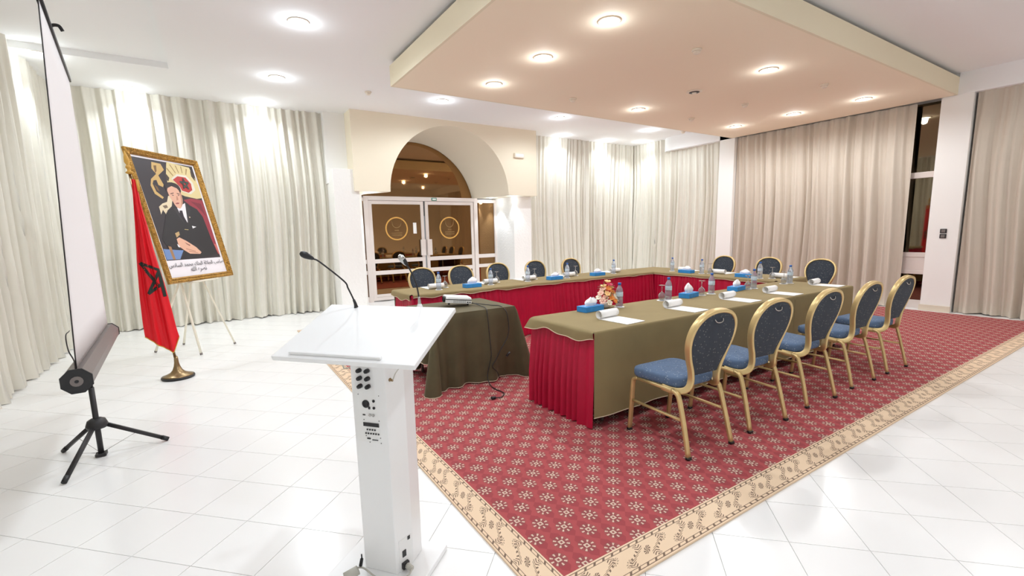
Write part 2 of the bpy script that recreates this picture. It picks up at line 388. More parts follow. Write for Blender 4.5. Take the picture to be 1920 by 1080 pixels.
# glass doors: aluminium frame, two leaves, two sidelights
def frame_rect(mb_, x0, x1, z0, z1, w_, y, d):
    mb_.bx(x0, x0+w_, y-d/2, y+d/2, z0, z1); mb_.bx(x1-w_, x1, y-d/2, y+d/2, z0, z1)
    mb_.bx(x0+w_, x1-w_, y-d/2, y+d/2, z0, z0+w_); mb_.bx(x0+w_, x1-w_, y-d/2, y+d/2, z1-w_, z1); return mb_
DF = MB(); DY = 10.32
for x in (2.84, 5.53): DF.bx(x-.05, x+.05, DY-.05, DY+.05, 0, 2.33)
DF.bx(2.62, 2.79, DY-.05, DY+.05, 2.22, 2.3).bx(2.89, 5.48, DY-.05, DY+.05, 2.24, 2.33).bx(5.58, 6.12, DY-.05, DY+.05, 2.22, 2.3).bx(6.07, 6.12, DY-.05, DY+.05, 0, 2.22)
DFO = struct(DF.build('trim_2', 'white_metal', bevel=.004), 'white aluminium frame around the glass doors')
def sidelight(x0, x1):
    o = MB()
    for z0, z1 in ((0, .12), (.62, .7), (.86, .95)): o.bx(x0, x1, DY-.03, DY+.03, z0, z1)
    o.build('rail', 'white_metal', DFO)
    MB().bx(x0, x1, DY-.004, DY+.004, .95, 2.22).build('pane', 'bronze_glass', DFO)
    MB().bx(x0, x1, DY-.004, DY+.004, .7, .86).build('pane', 'bronze_glass', DFO)
    MB().bx(x0, x1, DY-.004, DY+.004, .12, .62).build('pane', 'bronze_glass', DFO)
sidelight(2.55, 2.79); sidelight(5.58, 6.07)
def ring_flat(mb_, cx, cz, y, r0, r1, a0=0, a1=2*PI, n=48):
    vs = []; fs = []
    for i in range(n+1):
        a = a0+(a1-a0)*i/n
        vs += [(cx+r0*math.cos(a), y, cz+r0*math.sin(a)), (cx+r1*math.cos(a), y, cz+r1*math.sin(a))]
    for i in range(n): fs.append((2*i, 2*i+1, 2*i+3, 2*i+2))
    return mb_.add(vs, fs)
def leaf(nm, x0, x1, hx):
    d = struct(frame_rect(MB(), x0, x1, .02, 2.235, .075, DY-.005, .05).bx(x0+.075, x1-.075, DY-.03, DY+.02, .1, .16).build(nm, 'white_metal', bevel=.003))
    for z in (.60, .86): MB().bx(x0+.075, x1-.075, DY-.03, DY+.02, z, z+.09).build('rail', 'white_metal', d)
    MB().bx(x0+.07, x1-.07, DY-.01, DY-.002, .95, 2.165).build('pane', 'bronze_glass', d)
    MB().bx(x0+.07, x1-.07, DY-.01, DY-.002, .69, .86).build('pane', 'bronze_glass', d)
    MB().bx(x0+.07, x1-.07, DY-.01, DY-.002, .16, .60).build('pane', 'bronze_glass', d)
    MB().bx(hx-.06, hx+.06, DY-.075, DY-.03, .99, 1.36).build('door_handle', 'white_metal', d, bevel=.006)
    cx, cz = (x0+x1)/2-.02, 1.62
    ring_flat(MB(), cx, cz, DY-.013, .232, .262).build('ring_decal', 'decal_gold', d)
    em = MB(); 
    for i in range(15):
        a = PI*1.0+PI*i/14; em.box((cx+.1*math.cos(a), DY-.013, cz+.12+.1*math.sin(a)), (.012, .002, .022), mx=Matrix.Rotation(-a, 3, 'Y'))
    for s_, wd in ((-1, .09), (1, .09)):
        for i in range(4): em.box((cx+s_*(.1+.006*i), DY-.013, cz+.13+i*.02), (.01, .002, .014))
    em.build('emblem_decal', 'decal_dim', d)
    tx = MB()
    for z, wd, nn in ((-.04, .1, 4), (-.1, .25, 10), (-.145, .24, 9)):
        for i in range(nn): tx.box((cx-wd/2+wd*(i+.5)/nn, DY-.013, cz+z), (wd/nn*.62, .002, .022))
    tx.build('lettering_decal', 'decal_dim', d); return d
d1 = leaf('door_1', 2.895, 4.165, 4.11); d2 = leaf('door_2', 4.205, 5.475, 4.27)
MB().bx(3.9, 3.98, DY-.016, DY-.012, 1.5, 1.75).build('notice', 'paper', d1)
MB().bx(4.165, 4.185, DY-.03, DY, 1.9, 2.235).build('door_closer', 'black_metal', d1)
ex = tag(MB().box((4.43, DY-.057, 2.285), (.13, .012, .065)).build('exit_sign', 'exit_green', bevel=.002), 'small green exit sign above the right glass door', 'sign')
MB().box((4.43, DY-.0645, 2.285), (.09, .002, .03)).build('arrow_strip', 'paper', ex)
el = thing('emergency_light', 'small white emergency light box on the cream wall right of the arch', 'emergency light', (6.12, 9.17, 3.23))
MB().box((0, 0, 0), (.26, .055, .11)).build('housing', 'soft_white', el, bevel=.01); MB().box((0, -.03, 0), (.2, .006, .055)).build('lens', 'white_lacquer', el)

# window strip beside the right pillar
WN = struct(MB().bx(10.40, 10.46, 2.86, 6.44, .62, .93).bx(10.40, 10.46, 2.86, 6.44, 0, .14).bx(10.39, 10.46, 2.86, 6.44, .9, .98).bx(10.39, 10.46, 2.86, 6.44, .6, .66).bx(10.39, 10.46, 2.86, 6.44, 2.26, 2.36).bx(10.39, 10.46, 2.86, 2.89, .14, 3.5).build('window_1', 'white_metal', bevel=.003))
for z0, z1 in ((.14, .6), (.98, 2.26), (2.36, 3.5)): MB().bx(10.425, 10.435, 2.87, 6.44, z0, z1).build('pane', 'dark_glass', WN)
sw = thing('light_switch', 'pair of dark square light switches one above the other on the white pillar', 'switch', (10.22, 2.655, 1.31))
for z in (.042, -.042):
    p = MB().box((-.006, 0, z), (.012, .085, .07)).build('plate', 'black_metal', sw, bevel=.003); MB().box((-.014, 0, z), (.006, .05, .045)).build('rocker', 'grey_metal', p)

# ------------------------------------------------------------------ curtains
def curtain(label, p0, p1, zt, zb, seed, m, group, amp=.085, side=1, drift=.0, lam=.17):
    rnd = random.Random(seed); p0 = Vector((*p0, 0)); p1 = Vector((*p1, 0)); L = (p1-p0).length; t = (p1-p0)/L; nn = Vector((-t.y, t.x, 0))*side
    xs = [0]; lam_l = []
    while xs[-1] < L+.5: xs.append(xs[-1]+lam*rnd.uniform(.5, 1.6)); lam_l.append((rnd.uniform(.35, 1), rnd.uniform(-.3, .3), rnd.uniform(-1, 1), rnd.uniform(.8, 2.2)))
    def F(s, z):
        s = s + .035*math.sin(z*1.3+seed)+drift*(zt-z)*.05; s = max(0, min(s, xs[-1]-1e-3))
        for i in range(len(xs)-1):
            if xs[i+1] > s: break
        u = (s-xs[i])/(xs[i+1]-xs[i]); a, sk, b, pw = lam_l[i]
        v = math.sin(PI*u)**pw*a
        return v + .12*math.sin(s*61+z*.7)+.06*math.sin(s*113+1.7*z+seed)
    N = max(20, int(L/.014)); K = 16; rows = []
    for k in range(K+1):
        q = k/K; z = zt-(zt-zb)*(q if q < .9 else .9+(q-.9)); row = []
        A_ = amp*(.6+.75*min(1, q*1.4)) + (.05*max(0, (q-.88)/.12)**2)
        for i in range(N+1):
            s = L*i/N; o = A_*(F(s, z)*1.5-.5) + .012*math.sin(s*3+z*1.1+seed); o *= min(1, s/.05, (L-s)/.05)
            row.append(p0+t*s+nn*o+Vector((0, 0, z+(.008*math.sin(s*9+seed) if k == K else 0))))
        rows.append(row)
    m_ = MB().grid(rows); o = m_.build('curtain', m, solid=0)
    tag(o, label, 'curtain', group)
    hm = [p+nn*.004 for p in rows[-2]]; return o
gb = 'ivory curtains on the back wall'
curtain('ivory curtain left half behind the framed portrait', (XL+.12, 9.78), (.05, 9.78), 3.95, .012, 1, 'curtain', gb, side=-1, drift=.3)
curtain('ivory curtain beside the left plaster pilaster, right of the portrait', (.05, 9.79), (1.98, 9.79), 3.95, .012, 2, 'curtain', gb, side=-1, drift=.3, lam=.14)
gl = 'ivory curtains on the left wall'
curtain('ivory curtain on left wall at the far corner behind the projection screen', (-1.86, 9.7), (-1.86, 7.6), 3.98, .012, 3, 'curtain', gl, side=-1, lam=.2)
curtain('ivory curtain on left wall nearest the camera at the left picture edge', (-1.86, 7.6), (-1.86, 2.4), 3.98, .012, 4, 'curtain', gl, side=-1, lam=.2)
curtain('ivory curtain beside the arch on the back wall, spotlit', (6.66, 9.6), (8.5, 9.6), ZC+.0, .012, 5, 'curtain', gb, side=-1, lam=.11)
curtain('ivory curtain on the back wall at the far right corner', (8.5, 9.6), (10.36, 9.6), ZC, .012, 6, 'curtain', gb, side=-1, lam=.11)
gr = 'taupe curtains on the right wall'
curtain('ivory curtain on the right wall between corner and narrow white pillar', (10.36, 9.6), (10.36, 6.82), ZC, .012, 8, 'curtain', gr, side=-1, lam=.13)
curtain('wide taupe curtain between the two white pillars, left half', (10.3, 6.42), (10.3, 4.75), 3.5, .012, 9, 'curtain_r', gr, side=-1, lam=.2, amp=.085)
curtain('wide taupe curtain between the two white pillars, right half next to the dark window', (10.3, 4.75), (10.3, 3.19), 3.5, .012, 10, 'curtain_r', gr, side=-1, lam=.2, amp=.085)
curtain('taupe curtain right of the pillar with switches, at the right picture edge', (10.3, 2.44), (10.3, -1.2), 3.5, .012, 11, 'curtain_r', gr, side=-1, lam=.26, amp=.07)

# ------------------------------------------------------------------ lamps
def lampproto(name, label, r, group):
    t = thing(name, label, 'ceiling light', (0, 0, 0), 0, group)
    sec = ell(.012, .006, 8)
    MB().sweep([(r*1.18*math.cos(2*PI*i/24), r*1.18*math.sin(2*PI*i/24), -.003) for i in range(24)], sec, closed=True).build('trim_ring', 'soft_white', t)
    MB().lathe([(r*.02, -.001), (r*.7, -.002), (r, -.001), (r, .004)], 20).build('bulb', 'lamp_glow', t)
    return t
def spot(parent, watts, angle, blend, tilt=None, rad=.06, col=COOL):
    l = bpy.data.lights.new('beam', 'SPOT'); l.energy = watts; l.color = col; l.spot_size = math.radians(angle); l.spot_blend = blend; l.shadow_soft_size = rad
    o = bpy.data.objects.new('beam', l); COL.objects.link(o); o.parent = parent; o.location = (0, 0, -.03)
    if tilt: o.rotation_euler = tilt
    g_ = bpy.data.lights.new('glow', 'POINT'); g_.energy = watts*.055; g_.color = col; g_.shadow_soft_size = .05
    o = bpy.data.objects.new('glow', g_); COL.objects.link(o); o.parent = parent; o.location = (0, 0, -.07)
def lamp(label, x, y, z, group, watts, angle=150, blend=.7, tilt=None, r=.085, rad=.06, col=COOL):
    t = lampproto('ceiling_downlight', label, r, group); t.location = (x, y, z-.002); spot(t, watts, angle, blend, tilt, rad, col); return t
ordn = ['first', 'second', 'third', 'fourth', 'fifth', 'sixth']
for i, x in enumerate((3.43, 6.26, 9.08)):
    for j, y in enumerate((3.52, 4.6, 5.72)):
        if i == 1 and j == 1: continue
        lamp('beige panel downlight, %s from the left in the %s row from the camera' % (ordn[i], ordn[j]), x, y, 3.5, 'downlights in the beige panel', LAMP_W, 168, .6, col=WARM)
for k, (x, y, la) in enumerate(((1.01, 5.82, 'round downlight in the white ceiling nearest the camera, left of the panel'), (1.01, 7.92, 'round downlight in the white ceiling, left of the arch, behind the nearest one'),
        (3.65, 7.9, 'round downlight in white ceiling in front of the arch top, left one'), (6.31, 7.9, 'round downlight in white ceiling in front of the arch, right end'), (9.03, 7.9, 'round downlight in white ceiling by the far right curtain corner'))):
    lamp(la, x, y, ZC, 'downlights in the white ceiling', CEIL_W, 172, .5)
for x, y in ((1.01, 3.7), (1.01, 1.5), (1.01, -1.0), (3.65, 1.3), (6.31, 1.3), (9.03, 1.3), (3.65, -1.4), (6.31, -1.4), (9.03, -1.4)):  # unseen lamps; the narrow-beam row is added to bounce light onto the ceiling
    lamp('unseen round downlight added in the white ceiling above the camera, outside the picture', x, y, ZC, 'downlights out of the picture', CEIL_W if x < 2 else LAMP_W*.75, 165 if x < 2 else (150 if y > 0 else 100), .6, col=COOL if x < 2 else WARM)
for k, (x, y, la) in enumerate(((-.89, 9.45, 'small wall washer above the back curtain left of the portrait top'), (.91, 9.45, 'small wall washer above the back curtain right of the portrait'),
        (7.5, 9.3, 'small wall washer above the curtain right of the arch'), (9.0, 9.3, 'small wall washer above the back curtain near the far corner'), (10.0, 9.0, 'small wall washer in the far right corner above the curtain'),
        (-1.62, 8.3, 'small wall washer above the left wall curtain behind the screen'))):
    tl = (math.radians(8), 0, 0) if y > 9.2 else ((0, math.radians(-10), 0) if x < 0 else (0, math.radians(10), 0))
    lamp(la, x, y, ZC if x > -.5 or y > 8.3 else ZC+.0, 'wall washers along the curtains', WASH_W, 125, 1.0, tl, .05, .03)
lamp('small wall washer above the left wall curtain, outside the picture', -1.62, 5.9, ZC+.1, 'downlights out of the picture', WASH_W, 125, 1.0, (0, math.radians(-10), 0), .05, .03)
for x, y, la in ((2.62, 9.85, 'tiny spotlight in the arch underside at its far left'), (2.72, 9.4, 'tiny spotlight in the arch underside at its near left'), (5.85, 10.05, 'tiny spotlight in the arch underside right of the doors'), (6.05, 9.36, 'tiny spotlight in the arch underside over the right pilaster')):
    lamp(la, x, y, BZ, 'spotlights in the arch underside', SOFFIT_W, 85, .5, None, .045, .03)
# detectors and vent
def detector(la, x, y, z, s=1):
    t = thing('smoke_detector', la, 'smoke detector', (x, y, z), 0, 'ceiling detectors'); MB().lathe([(.055*s, 0), (.055*s, -.015), (.045*s, -.02)], 18).build('base', 'soft_white', t); MB().lathe([(.04*s, -.018), (.042*s, -.035), (.03*s, -.05), (.001, -.055)], 18).build('sensor', 'soft_white', t)
for la, x, y, z in (('white smoke detector on the beige panel between first and second downlight of the near row', 4.82, 3.55, 3.5), ('white smoke detector on beige panel right of the centre vent', 7.6, 4.64, 3.5), ('white smoke detector on the beige panel between second and third downlight of the near row', 7.62, 3.46, 3.5),
        ('white smoke detector on the beige panel far row toward the right curtains', 7.65, 5.7, 3.5), ('white smoke detector on the beige panel far row near the arch', 4.85, 5.75, 3.5), ('small white smoke detector on white ceiling left of the panel corner', 2.37, 8.0, ZC), ('small white detector on the white ceiling by the narrow pillar', 9.9, 7.6, ZC)):
    detector(la, x, y, z)
v = thing('ceiling_speaker', 'round ceiling speaker vent with dark slot in the middle of the beige panel', 'vent', (6.22, 4.6, 3.5))
MB().lathe([(.11, 0), (.11, -.008), (.09, -.014), (.05, -.014)], 24).build('rim', 'soft_white', v); MB().lathe([(.075, -.0145), (.072, -.018), (.001, -.018)], 24).build('grille', 'black_metal', v); MB().lathe([(.035, -.018), (.03, -.03), (.001, -.032)], 16).build('hub', 'soft_white', v)

# ------------------------------------------------------------------ tables, cloths, skirts
TZ = .76
def table(label, x0, x1, y0, y1):
    t = thing('folding_table', label, 'table', ((x0+x1)/2, (y0+y1)/2, .0125), 0, 'folding tables under the cloths')
    a, b = (x1-x0)/2-.03, (y1-y0)/2-.03
    MB().bx(-a, a, -b, b, TZ-.05-.011, TZ-.012-.011).build('tabletop', 'stone', t)
    for sx in (-1, 1):
        for sy in (-1, 1): MB().tube([(sx*(a-.12), sy*(b-.06), 0), (sx*(a-.12), sy*(b-.06), TZ-.06)], .014, 8).build('leg', 'grey_metal', t)
def drape_rows(p0, p1, nx, ny, ln, seed, amp, wob, zt=None, endfl=(0, 0)):
    zt = TZ if zt is None else zt
    p0 = Vector((*p0, 0)); p1 = Vector((*p1, 0)); L = (p1-p0).length; t = (p1-p0)/L; n = Vector((nx, ny, 0)); N = max(6, int(L/.03)); rows = []
    depth = [0, .004, .012, .03] + [ln*k/10 for k in range(1, 11)] if ln > .3 else [0, .004, .012] + [ln*k/4 for k in range(1, 5)]
    depth = sorted(set(d for d in depth if d <= ln+1e-9))
    for d in depth:
        row = []
        for i in range(N+1):
            s = L*i/N; r = min(1, d/.02); k = d/ln
            o = (.012 if ln > .2 else .034)*math.sqrt(max(0, 1-(1-r)**2)) + amp*k*(math.sin(s*7+seed)*.5+math.sin(s*17+seed*2)*.3+.4) + endfl[0]*k*max(0, 1-s/.3)**2 + endfl[1]*k*max(0, 1-(L-s)/.3)**2
            z = zt-d+(wob*k*(math.sin(s*11+seed)+.6*math.sin(s*23+seed*3)))
            row.append(p0+t*s+n*o+Vector((0, 0, z)))
        rows.append(row)
    return rows
def cloth(label, x0, x1, y0, y1, dr, seed, group, ear=None):
    m_ = MB(); N = 24
    m_.grid([[(x0+(x1-x0)*i/N, y0+(y1-y0)*j/8, TZ) for i in range(N+1)] for j in range(9)], True)
    xf = x0-.03 if ear else x0; sides = {'front': ((xf, y0), (x1, y0), 0, -1), 'back': ((x1, y1), (x0, y1), 0, 1), 'left': ((x0, y1), (x0, y0), -1, 0), 'right': ((x1, y0), (x1, y1), 1, 0)}
    pip = []
    for k, (ln, amp, wob) in dr.items():
        rows = drape_rows(*sides[k], ln, seed+len(k), amp, wob, endfl=(.07, 0) if ear == k else (0, 0)); m_.grid(rows, True); pip.append(rows[-1])
    o = m_.build('tablecloth', 'olive'); tag(o, label, 'tablecloth', group)
    pm = MB()
    for p in pip: pm.tube(p, .0035, 5)
    pm.build('piping', 'piping', o); return o
def skirt(label, path, seed, group):
    P = [Vector((*p, 0)) for p in path]; rnd = random.Random(seed); pts = []
    for a, b in zip(P[:-1], P[1:]):
        L = (b-a).length; t = (b-a)/L; n = Vector((t.y, -t.x, 0)); N = int(L/.009)
        for i in range(N+1): pts.append((a+t*L*i/N, n))
    ph = 0; fr_ = []; am = []
    for i in range(len(pts)):
        if i % 9 == 0: w_ = rnd.uniform(.45, 1.25)
        ph += w_*.009*2*PI/.062; fr_.append(ph); am.append(.7+.5*math.sin(i*.031+seed))
    rows = []
    for k in range(9):
        q = k/8; z = TZ-.02-(TZ-.02-.016)*q
        rows.append([p+n*(.006+(.005+.018*min(1, q*1.6))*am[i]*(1+math.sin(fr_[i]+.25*math.sin(q*5+i*.01)))+.02*q) + Vector((0, 0, z+(.006*math.sin(fr_[i]*.5) if k == 8 else 0))) for i, (p, n) in enumerate(pts)])
    o = MB().grid(rows).build('table_skirt', 'red_velvet'); tag(o, label, 'table skirt', group)
    MB().grid([[p+Vector((0, 0, .004)) for p in rows[0]], [p+Vector((0, 0, -.025))+n*.006 for p, (_, n) in zip(rows[0], pts)]]).build('waistband', 'red_velvet', o)
gc, gs = 'olive velvet tablecloths', 'red pleated table skirts'
NX0, NXM, NX1, NY0, NY1 = 2.29, 5.09, 6.46, 2.46, 3.25
LX0, LXM, LX1, LY0, LY1 = 1.98, 3.66, 6.33, 5.42, 6.06
FX0, FX1, FY0, FYM = 6.38, 7.14, 3.33, 4.62
for a in (('folding table hidden under the olive cloth of the front row, end near lectern', NX0, NXM, NY0, NY1), ('folding table hidden under the olive cloth of the front row, right end', NXM, NX1, NY0, NY1), ('folding table hidden under the cloth of the back row, end near the doors', LX0, LXM, LY0, LY1),
          ('folding table hidden under the long cloth of the back row', LXM, LX1, LY0, LY1), ('folding table under the cross row cloth, far half', FX0, FX1, FYM, LY1), ('folding table under the cross row cloth, half nearer the front row', FX0, FX1, FY0, FYM)): table(*a)
cloth('olive cloth on front table row, long end near the lectern, white notepads on it', NX0, NXM, NY0, NY1, {'front': (.655, .018, .0), 'left': (.075, .012, .014), 'back': (.04, .004, .004)}, 1, gc, 'left')
cloth('olive cloth on the short right end of the front table row, hanging to the carpet', NXM+.004, NX1, NY0, NY1, {'front': (.66, .02, .0), 'right': (.66, .02, 0), 'back': (.04, .004, .004)}, 5, gc)
cloth('olive cloth on the back table row in front of the glass doors, scalloped left end', LX0, LXM, LY0-.03, LY1, {'front': (.045, .008, .008), 'left': (.08, .015, .012), 'back': (.6, .012, 0)}, 3, gc)
cloth('olive cloth on the back table row in front of the pale curtains', LXM+.004, LX1, LY0, LY1, {'front': (.04, .006, .005), 'back': (.6, .012, 0)}, 7, gc)
cloth('olive cloth on far cross table row, half touching the back row', FX0, FX1, FYM+.004, LY1, {'left': (.04, .005, .004), 'right': (.6, .012, 0)}, 9, gc)
cloth('olive cloth on far cross table row, half behind the front row right end', FX0, FX1, FY0, FYM, {'left': (.04, .005, .004), 'right': (.6, .012, 0), 'front': (.14, .02, .01)}, 11, gc)
skirt('red skirt on the left end of the front row, facing the lectern', [(NX0, NY1), (NX0, NY0-.004)], 1, gs)
skirt('red skirt on the inner side of the front row', [(NX1-.1, NY1), (NX0, NY1)], 2, gs)
skirt('bright red skirt of the back row, left half behind the projector table', [(LX0, LY1-.1), (LX0, LY0-.03), (LXM, LY0-.03)], 3, gs)
skirt('long red skirt of the back row, right half below the tissue boxes', [(LXM, LY0), (FX0+.03, LY0)], 4, gs)
skirt('dark red skirt of the far cross row', [(FX0, LY0+.03), (FX0, FY0)], 5, gs)

# projector table with olive cloth hanging in deep corner folds
def projector_table():
    x0, x1, y0, y1, zt = 1.66, 2.545, 3.95, 4.70, .74
    t = thing('side_table', 'small side table hidden under a dark olive cloth, carrying the projector', 'table', (2.1, 4.325, .0125))
    a, b = (x1-x0)/2-.03, (y1-y0)/2-.03
    MB().bx(-a, a, -b, b, zt-.05, zt-.023).build('tabletop', 'stone', t)
    for sx in (-1, 1):
        for sy in (-1, 1): MB().tube([(sx*(a-.08), sy*(b-.06), 0), (sx*(a-.08), sy*(b-.06), zt-.05)], .014, 8).build('leg', 'grey_metal', t)
    m_ = MB(); m_.grid([[(x0+(x1-x0)*i/16, y0+(y1-y0)*j/12, zt) for i in range(17)] for j in range(13)], True)
    # skirt of cloth: walk the outline; corners fall to the floor and flare out in cones
    C = [(x0, y0), (x1, y0), (x1, y1), (x0, y1)]; pts = []
    per = []
    for k in range(4):
        a_, b_ = Vector(C[k]), Vector(C[(k+1) % 4]); L = (b_-a_).length; n = Vector(((b_-a_).y, -(b_-a_).x))/L
        nprev = Vector(((a_-Vector(C[k-1])).y, -(a_-Vector(C[k-1])).x)).normalized()
        for q in range(9):
            th = q/8; per.append((a_, (nprev*(1-th)+n*th).normalized(), 1.0, k, th))
        N = 40
        for i in range(1, N): per.append((a_+(b_-a_)*i/N, n, None, k, i/N))
    rows = []; K = 14
    for kk in range(K+1):
        q = kk/K; row = []
        for p, n, cnr, k, u in per:
            if cnr: cf = 1.0; w_ = math.sin(PI*u); ln = .725; o = .03*q+.17*q*(w_**.7)+.012
            else:
                e = min(u, 1-u); cf = max(0, 1-e/.2); ln = {0: .715, 1: .71, 2: .68, 3: .50}[k]; ln = ln+(.725-ln)*cf**.6
                o = .012+.03*q+q*(.045*math.sin(u*13+k*2)*(1-cf)*min(1, e*6)+.02*math.sin(u*31+k))
                o -= .05*q*math.exp(-((e-.12)/.05)**2)
            o *= 1 if q > .03 else q/.03
            row.append((p.x+n.x*o, p.y+n.y*o, zt-ln*q))
        row.append(row[0]); rows.append(row)
    m_.grid(rows, True)
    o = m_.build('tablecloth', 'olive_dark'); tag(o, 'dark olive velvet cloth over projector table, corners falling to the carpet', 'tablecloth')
    MB().tube(rows[-1], .0035, 5).build('piping', 'piping', o)
projector_table()
pj = thing('projector', 'white video projector with dark base line on the dark olive side table', 'projector', (2.085, 4.36, .7605), math.radians(-14)); pj.scale = (1.1, 1.1, 1.05); pj.rotation_euler = (0, .1, math.radians(-14))
MB().prism(rrect(.125, .10, .02), .018, .05).build('lower_shell', 'projector_white', pj); MB().prism(rrect(.125, .10, .02), .056, .078, rrect(.118, .094, .02)).build('top_shell', 'projector_white', pj, bevel=.004)
MB().prism(rrect(.126, .101, .02), .05, .056).build('seam_band', 'black_plastic', pj)
vt = MB()
for i in range(11): vt.box((-.05+i*.011, -.1005, .035), (.005, .003, .026))
vt.build('vent', 'vent_grey', pj)
MB().bx(.075, .09, -.102, -.098, .026, .036).bx(.098, .11, -.102, -.098, .026, .036).build('port', 'black_plastic', pj)
MB().lathe([(.03, 0), (.03, .02), (.024, .024), (.02, .012), (.001, .01)], 18, (-.122, -.045, .048), Matrix.Rotation(-PI/2, 3, 'Y')).build('lens', 'black_plastic', pj)
for sx, sy in ((-.09, -.07), (.09, -.07), (0, .07)): MB().lathe([(.01, 0), (.012, .02)], 10, (sx, sy, 0)).build('foot', 'black_plastic', pj)
c1 = thing('power_cable', 'black power cable hanging down the olive cloth with a plug on the carpet', 'cable', (2.13, 3.8, .012))
def cab(pts, r, parent, m='black_plastic', name='cord', n=8):
    l = Vector(parent.location); return MB().tube([Vector(p)-l for p in spline(pts, n)], r, 6).build(name, m, parent)
cab([(2.23, 4.28, .765), (2.24, 4.12, .752), (2.22, 3.98, .748), (2.2, 3.915, .70), (2.2, 3.885, .5), (2.2, 3.86, .3), (2.17, 3.85, .2), (2.14, 3.84, .1), (2.13, 3.78, .03), (2.12, 3.66, .018), (2.13, 3.52, .018), (2.05, 3.44, .02), (2.0, 3.45, .022)], .0045, c1)
pl_ = MB().tube([(-.13, -.35, .012), (-.17, -.345, .012)], [.012, .017], 8).build('plug', 'black_plastic', c1)
MB().tube([(-.17, -.353, .012), (-.192, -.352, .012)], .0025, 6).tube([(-.17, -.338, .012), (-.192, -.337, .012)], .0025, 6).build('pin', 'steel', pl_)
c2 = thing('video_cable', 'second black cable looping down the olive cloth to a small adapter', 'cable', (2.3, 3.8, .4))
cab([(2.2, 4.32, .765), (2.34, 4.1, .752), (2.4, 4.0, .748), (2.42, 3.915, .70), (2.43, 3.89, .56), (2.4, 3.87, .45), (2.3, 3.85, .33), (2.24, 3.845, .24), (2.2, 3.845, .18), (2.25, 3.84, .12), (2.27, 3.83, .05)], .0045, c2)
MB().tube([(.06, .035, -.14), (.1, .03, -.1)], .012, 8).build('adapter', 'black_plastic', c2)

# ------------------------------------------------------------------ chairs
def make_chair():
    t = thing('banquet_chair', 'x', 'chair', (0, 0, .012), 0, 'banquet chairs')
    sec = rrect(.011, .017, .006, 3)
    for sx in (-1, 1):
        x = sx*.205
        # leg tops: front leg, rail and rear leg meet in rounded bends
        fl = spline([(x, .262, 0), (x, .245, .2), (x, .232, .37), (x, .215, .405), (x, .18, .418)], 5)
        rl = spline([(x*1.06, -.285, 0), (x*1.02, -.235, .2), (x, -.19, .36), (x, -.17, .40), (x, -.13, .418)], 5)
        for nm, p in (('front_leg', fl), ('rear_leg', rl)):
            o = MB().sweep(p, sec, ref=(1, 0, 0)).build('leg', 'gold', t)
            MB().sweep([p[0]+Vector((0, 0, -.001)), p[0]+Vector((0, 0, .014))], rrect(.0135, .0195, .006, 3), ref=(1, 0, 0)).build('rubber_foot', 'black_plastic', o)
        MB().sweep([(x, .18, .418), (x, -.13, .418)], sec, ref=(1, 0, 0)).build('seat_rail', 'gold', t)
        MB().sweep([(x, .243, .235), (x, -.228, .235)], rrect(.008, .011, .004, 3), ref=(1, 0, 0)).build('stretcher', 'gold', t)
    for y in (.15, -.1): MB().sweep([(-.205, y, .412), (.205, y, .412)], rrect(.012, .01, .004, 3)).build('cross_bar', 'gold', t)
    # seat cushion
    m_ = MB(); rings = []
    def so(w0, w1, d0, d1, r, n=5):
        out = []
        for cx, cy, a0 in ((w1-r, d1-r, 0), (-w1+r, d1-r, PI/2), (-w0+r, d0+r, PI), (w0-r, d0+r, 3*PI/2)):
            for i in range(n): out.append((cx+r*math.cos(a0+i*PI/2/(n-1)), cy+r*math.sin(a0+i*PI/2/(n-1))))
        return out
    for z, s_ in ((.428, .94), (.435, .985), (.45, 1.0), (.478, 1.0), (.49, .985), (.497, .94), (.503, .75), (.506, .4), (.507, .02)):
        rings.append([(px*s_, .01+py*s_, z) for px, py in so(.195, .225, -.175, .235, .07)])
    for r in rings: r.append(r[0])
    m_.grid(rings); m_.f.append(tuple(range(20))[::-1]); m_.sm.append(False); m_.build('seat', 'seat_blue', t)
    # balloon hoop: points (x, z) of right half, then mirrored; leans back with height
    half = [(.203, .417, -.04), (.192, .410, -.105), (.168, .413, -.165), (.142, .438, -.200), (.128, .49, -.210), (.139, .56, -.215), (.172, .64, -.224), (.203, .73, -.242), (.208, .81, -.262), (.183, .88, -.28), (.125, .932, -.294), (.055, .953, -.299)]
    R = [(x, y, z) for x, z, y in half]; Lh = [(-x, y, z) for x, y, z in R[::-1]]
    path = spline(R+[(0, -.3, .957)]+Lh, 5)
    MB().sweep(path, rrect(.0125, .022, .007, 3), ref=[(0, .97, .2) if p.z > .5 else (0, .97 if p.z > .445 else .5, .3+(.5-p.z)*5) for p in path]).build('back_frame', 'gold', t)
    # upholstered back inside the hoop
    def pad(off, bulge):
        hp = [p for p in path if p.z > .505]; c = Vector((0, -.25, .72)); rr = []
        for k, q in enumerate((1.0, .985, .93, .75, .45, .02)):
            row = []
            for p in hp:
                v_ = c.lerp(p, q*.965); v_ = Vector((v_.x, -.205-.33*(v_.z-.53)*.68-.004 + off + bulge*(1-q*q)**.5, v_.z)); row.append(v_)
            row.append(row[0]); rr.append(row)
        return rr
    a = pad(.008, .022); b = pad(-.008, -.006)
    m_ = MB().grid(a).grid([r[::-1] for r in b]).grid([b[0], a[0]]); m_.build('backrest', 'back_blue', t)
    MB().tube(spline([(-.04, -.305, .905), (-.03, -.312, .887), (0, -.314, .88), (.03, -.312, .887), (.04, -.305, .905)], 4), .004, 6).build('grip', 'steel', t)
    return t
ch = make_chair(); snapshot(ch); FAM = list(ALL); used = [False]
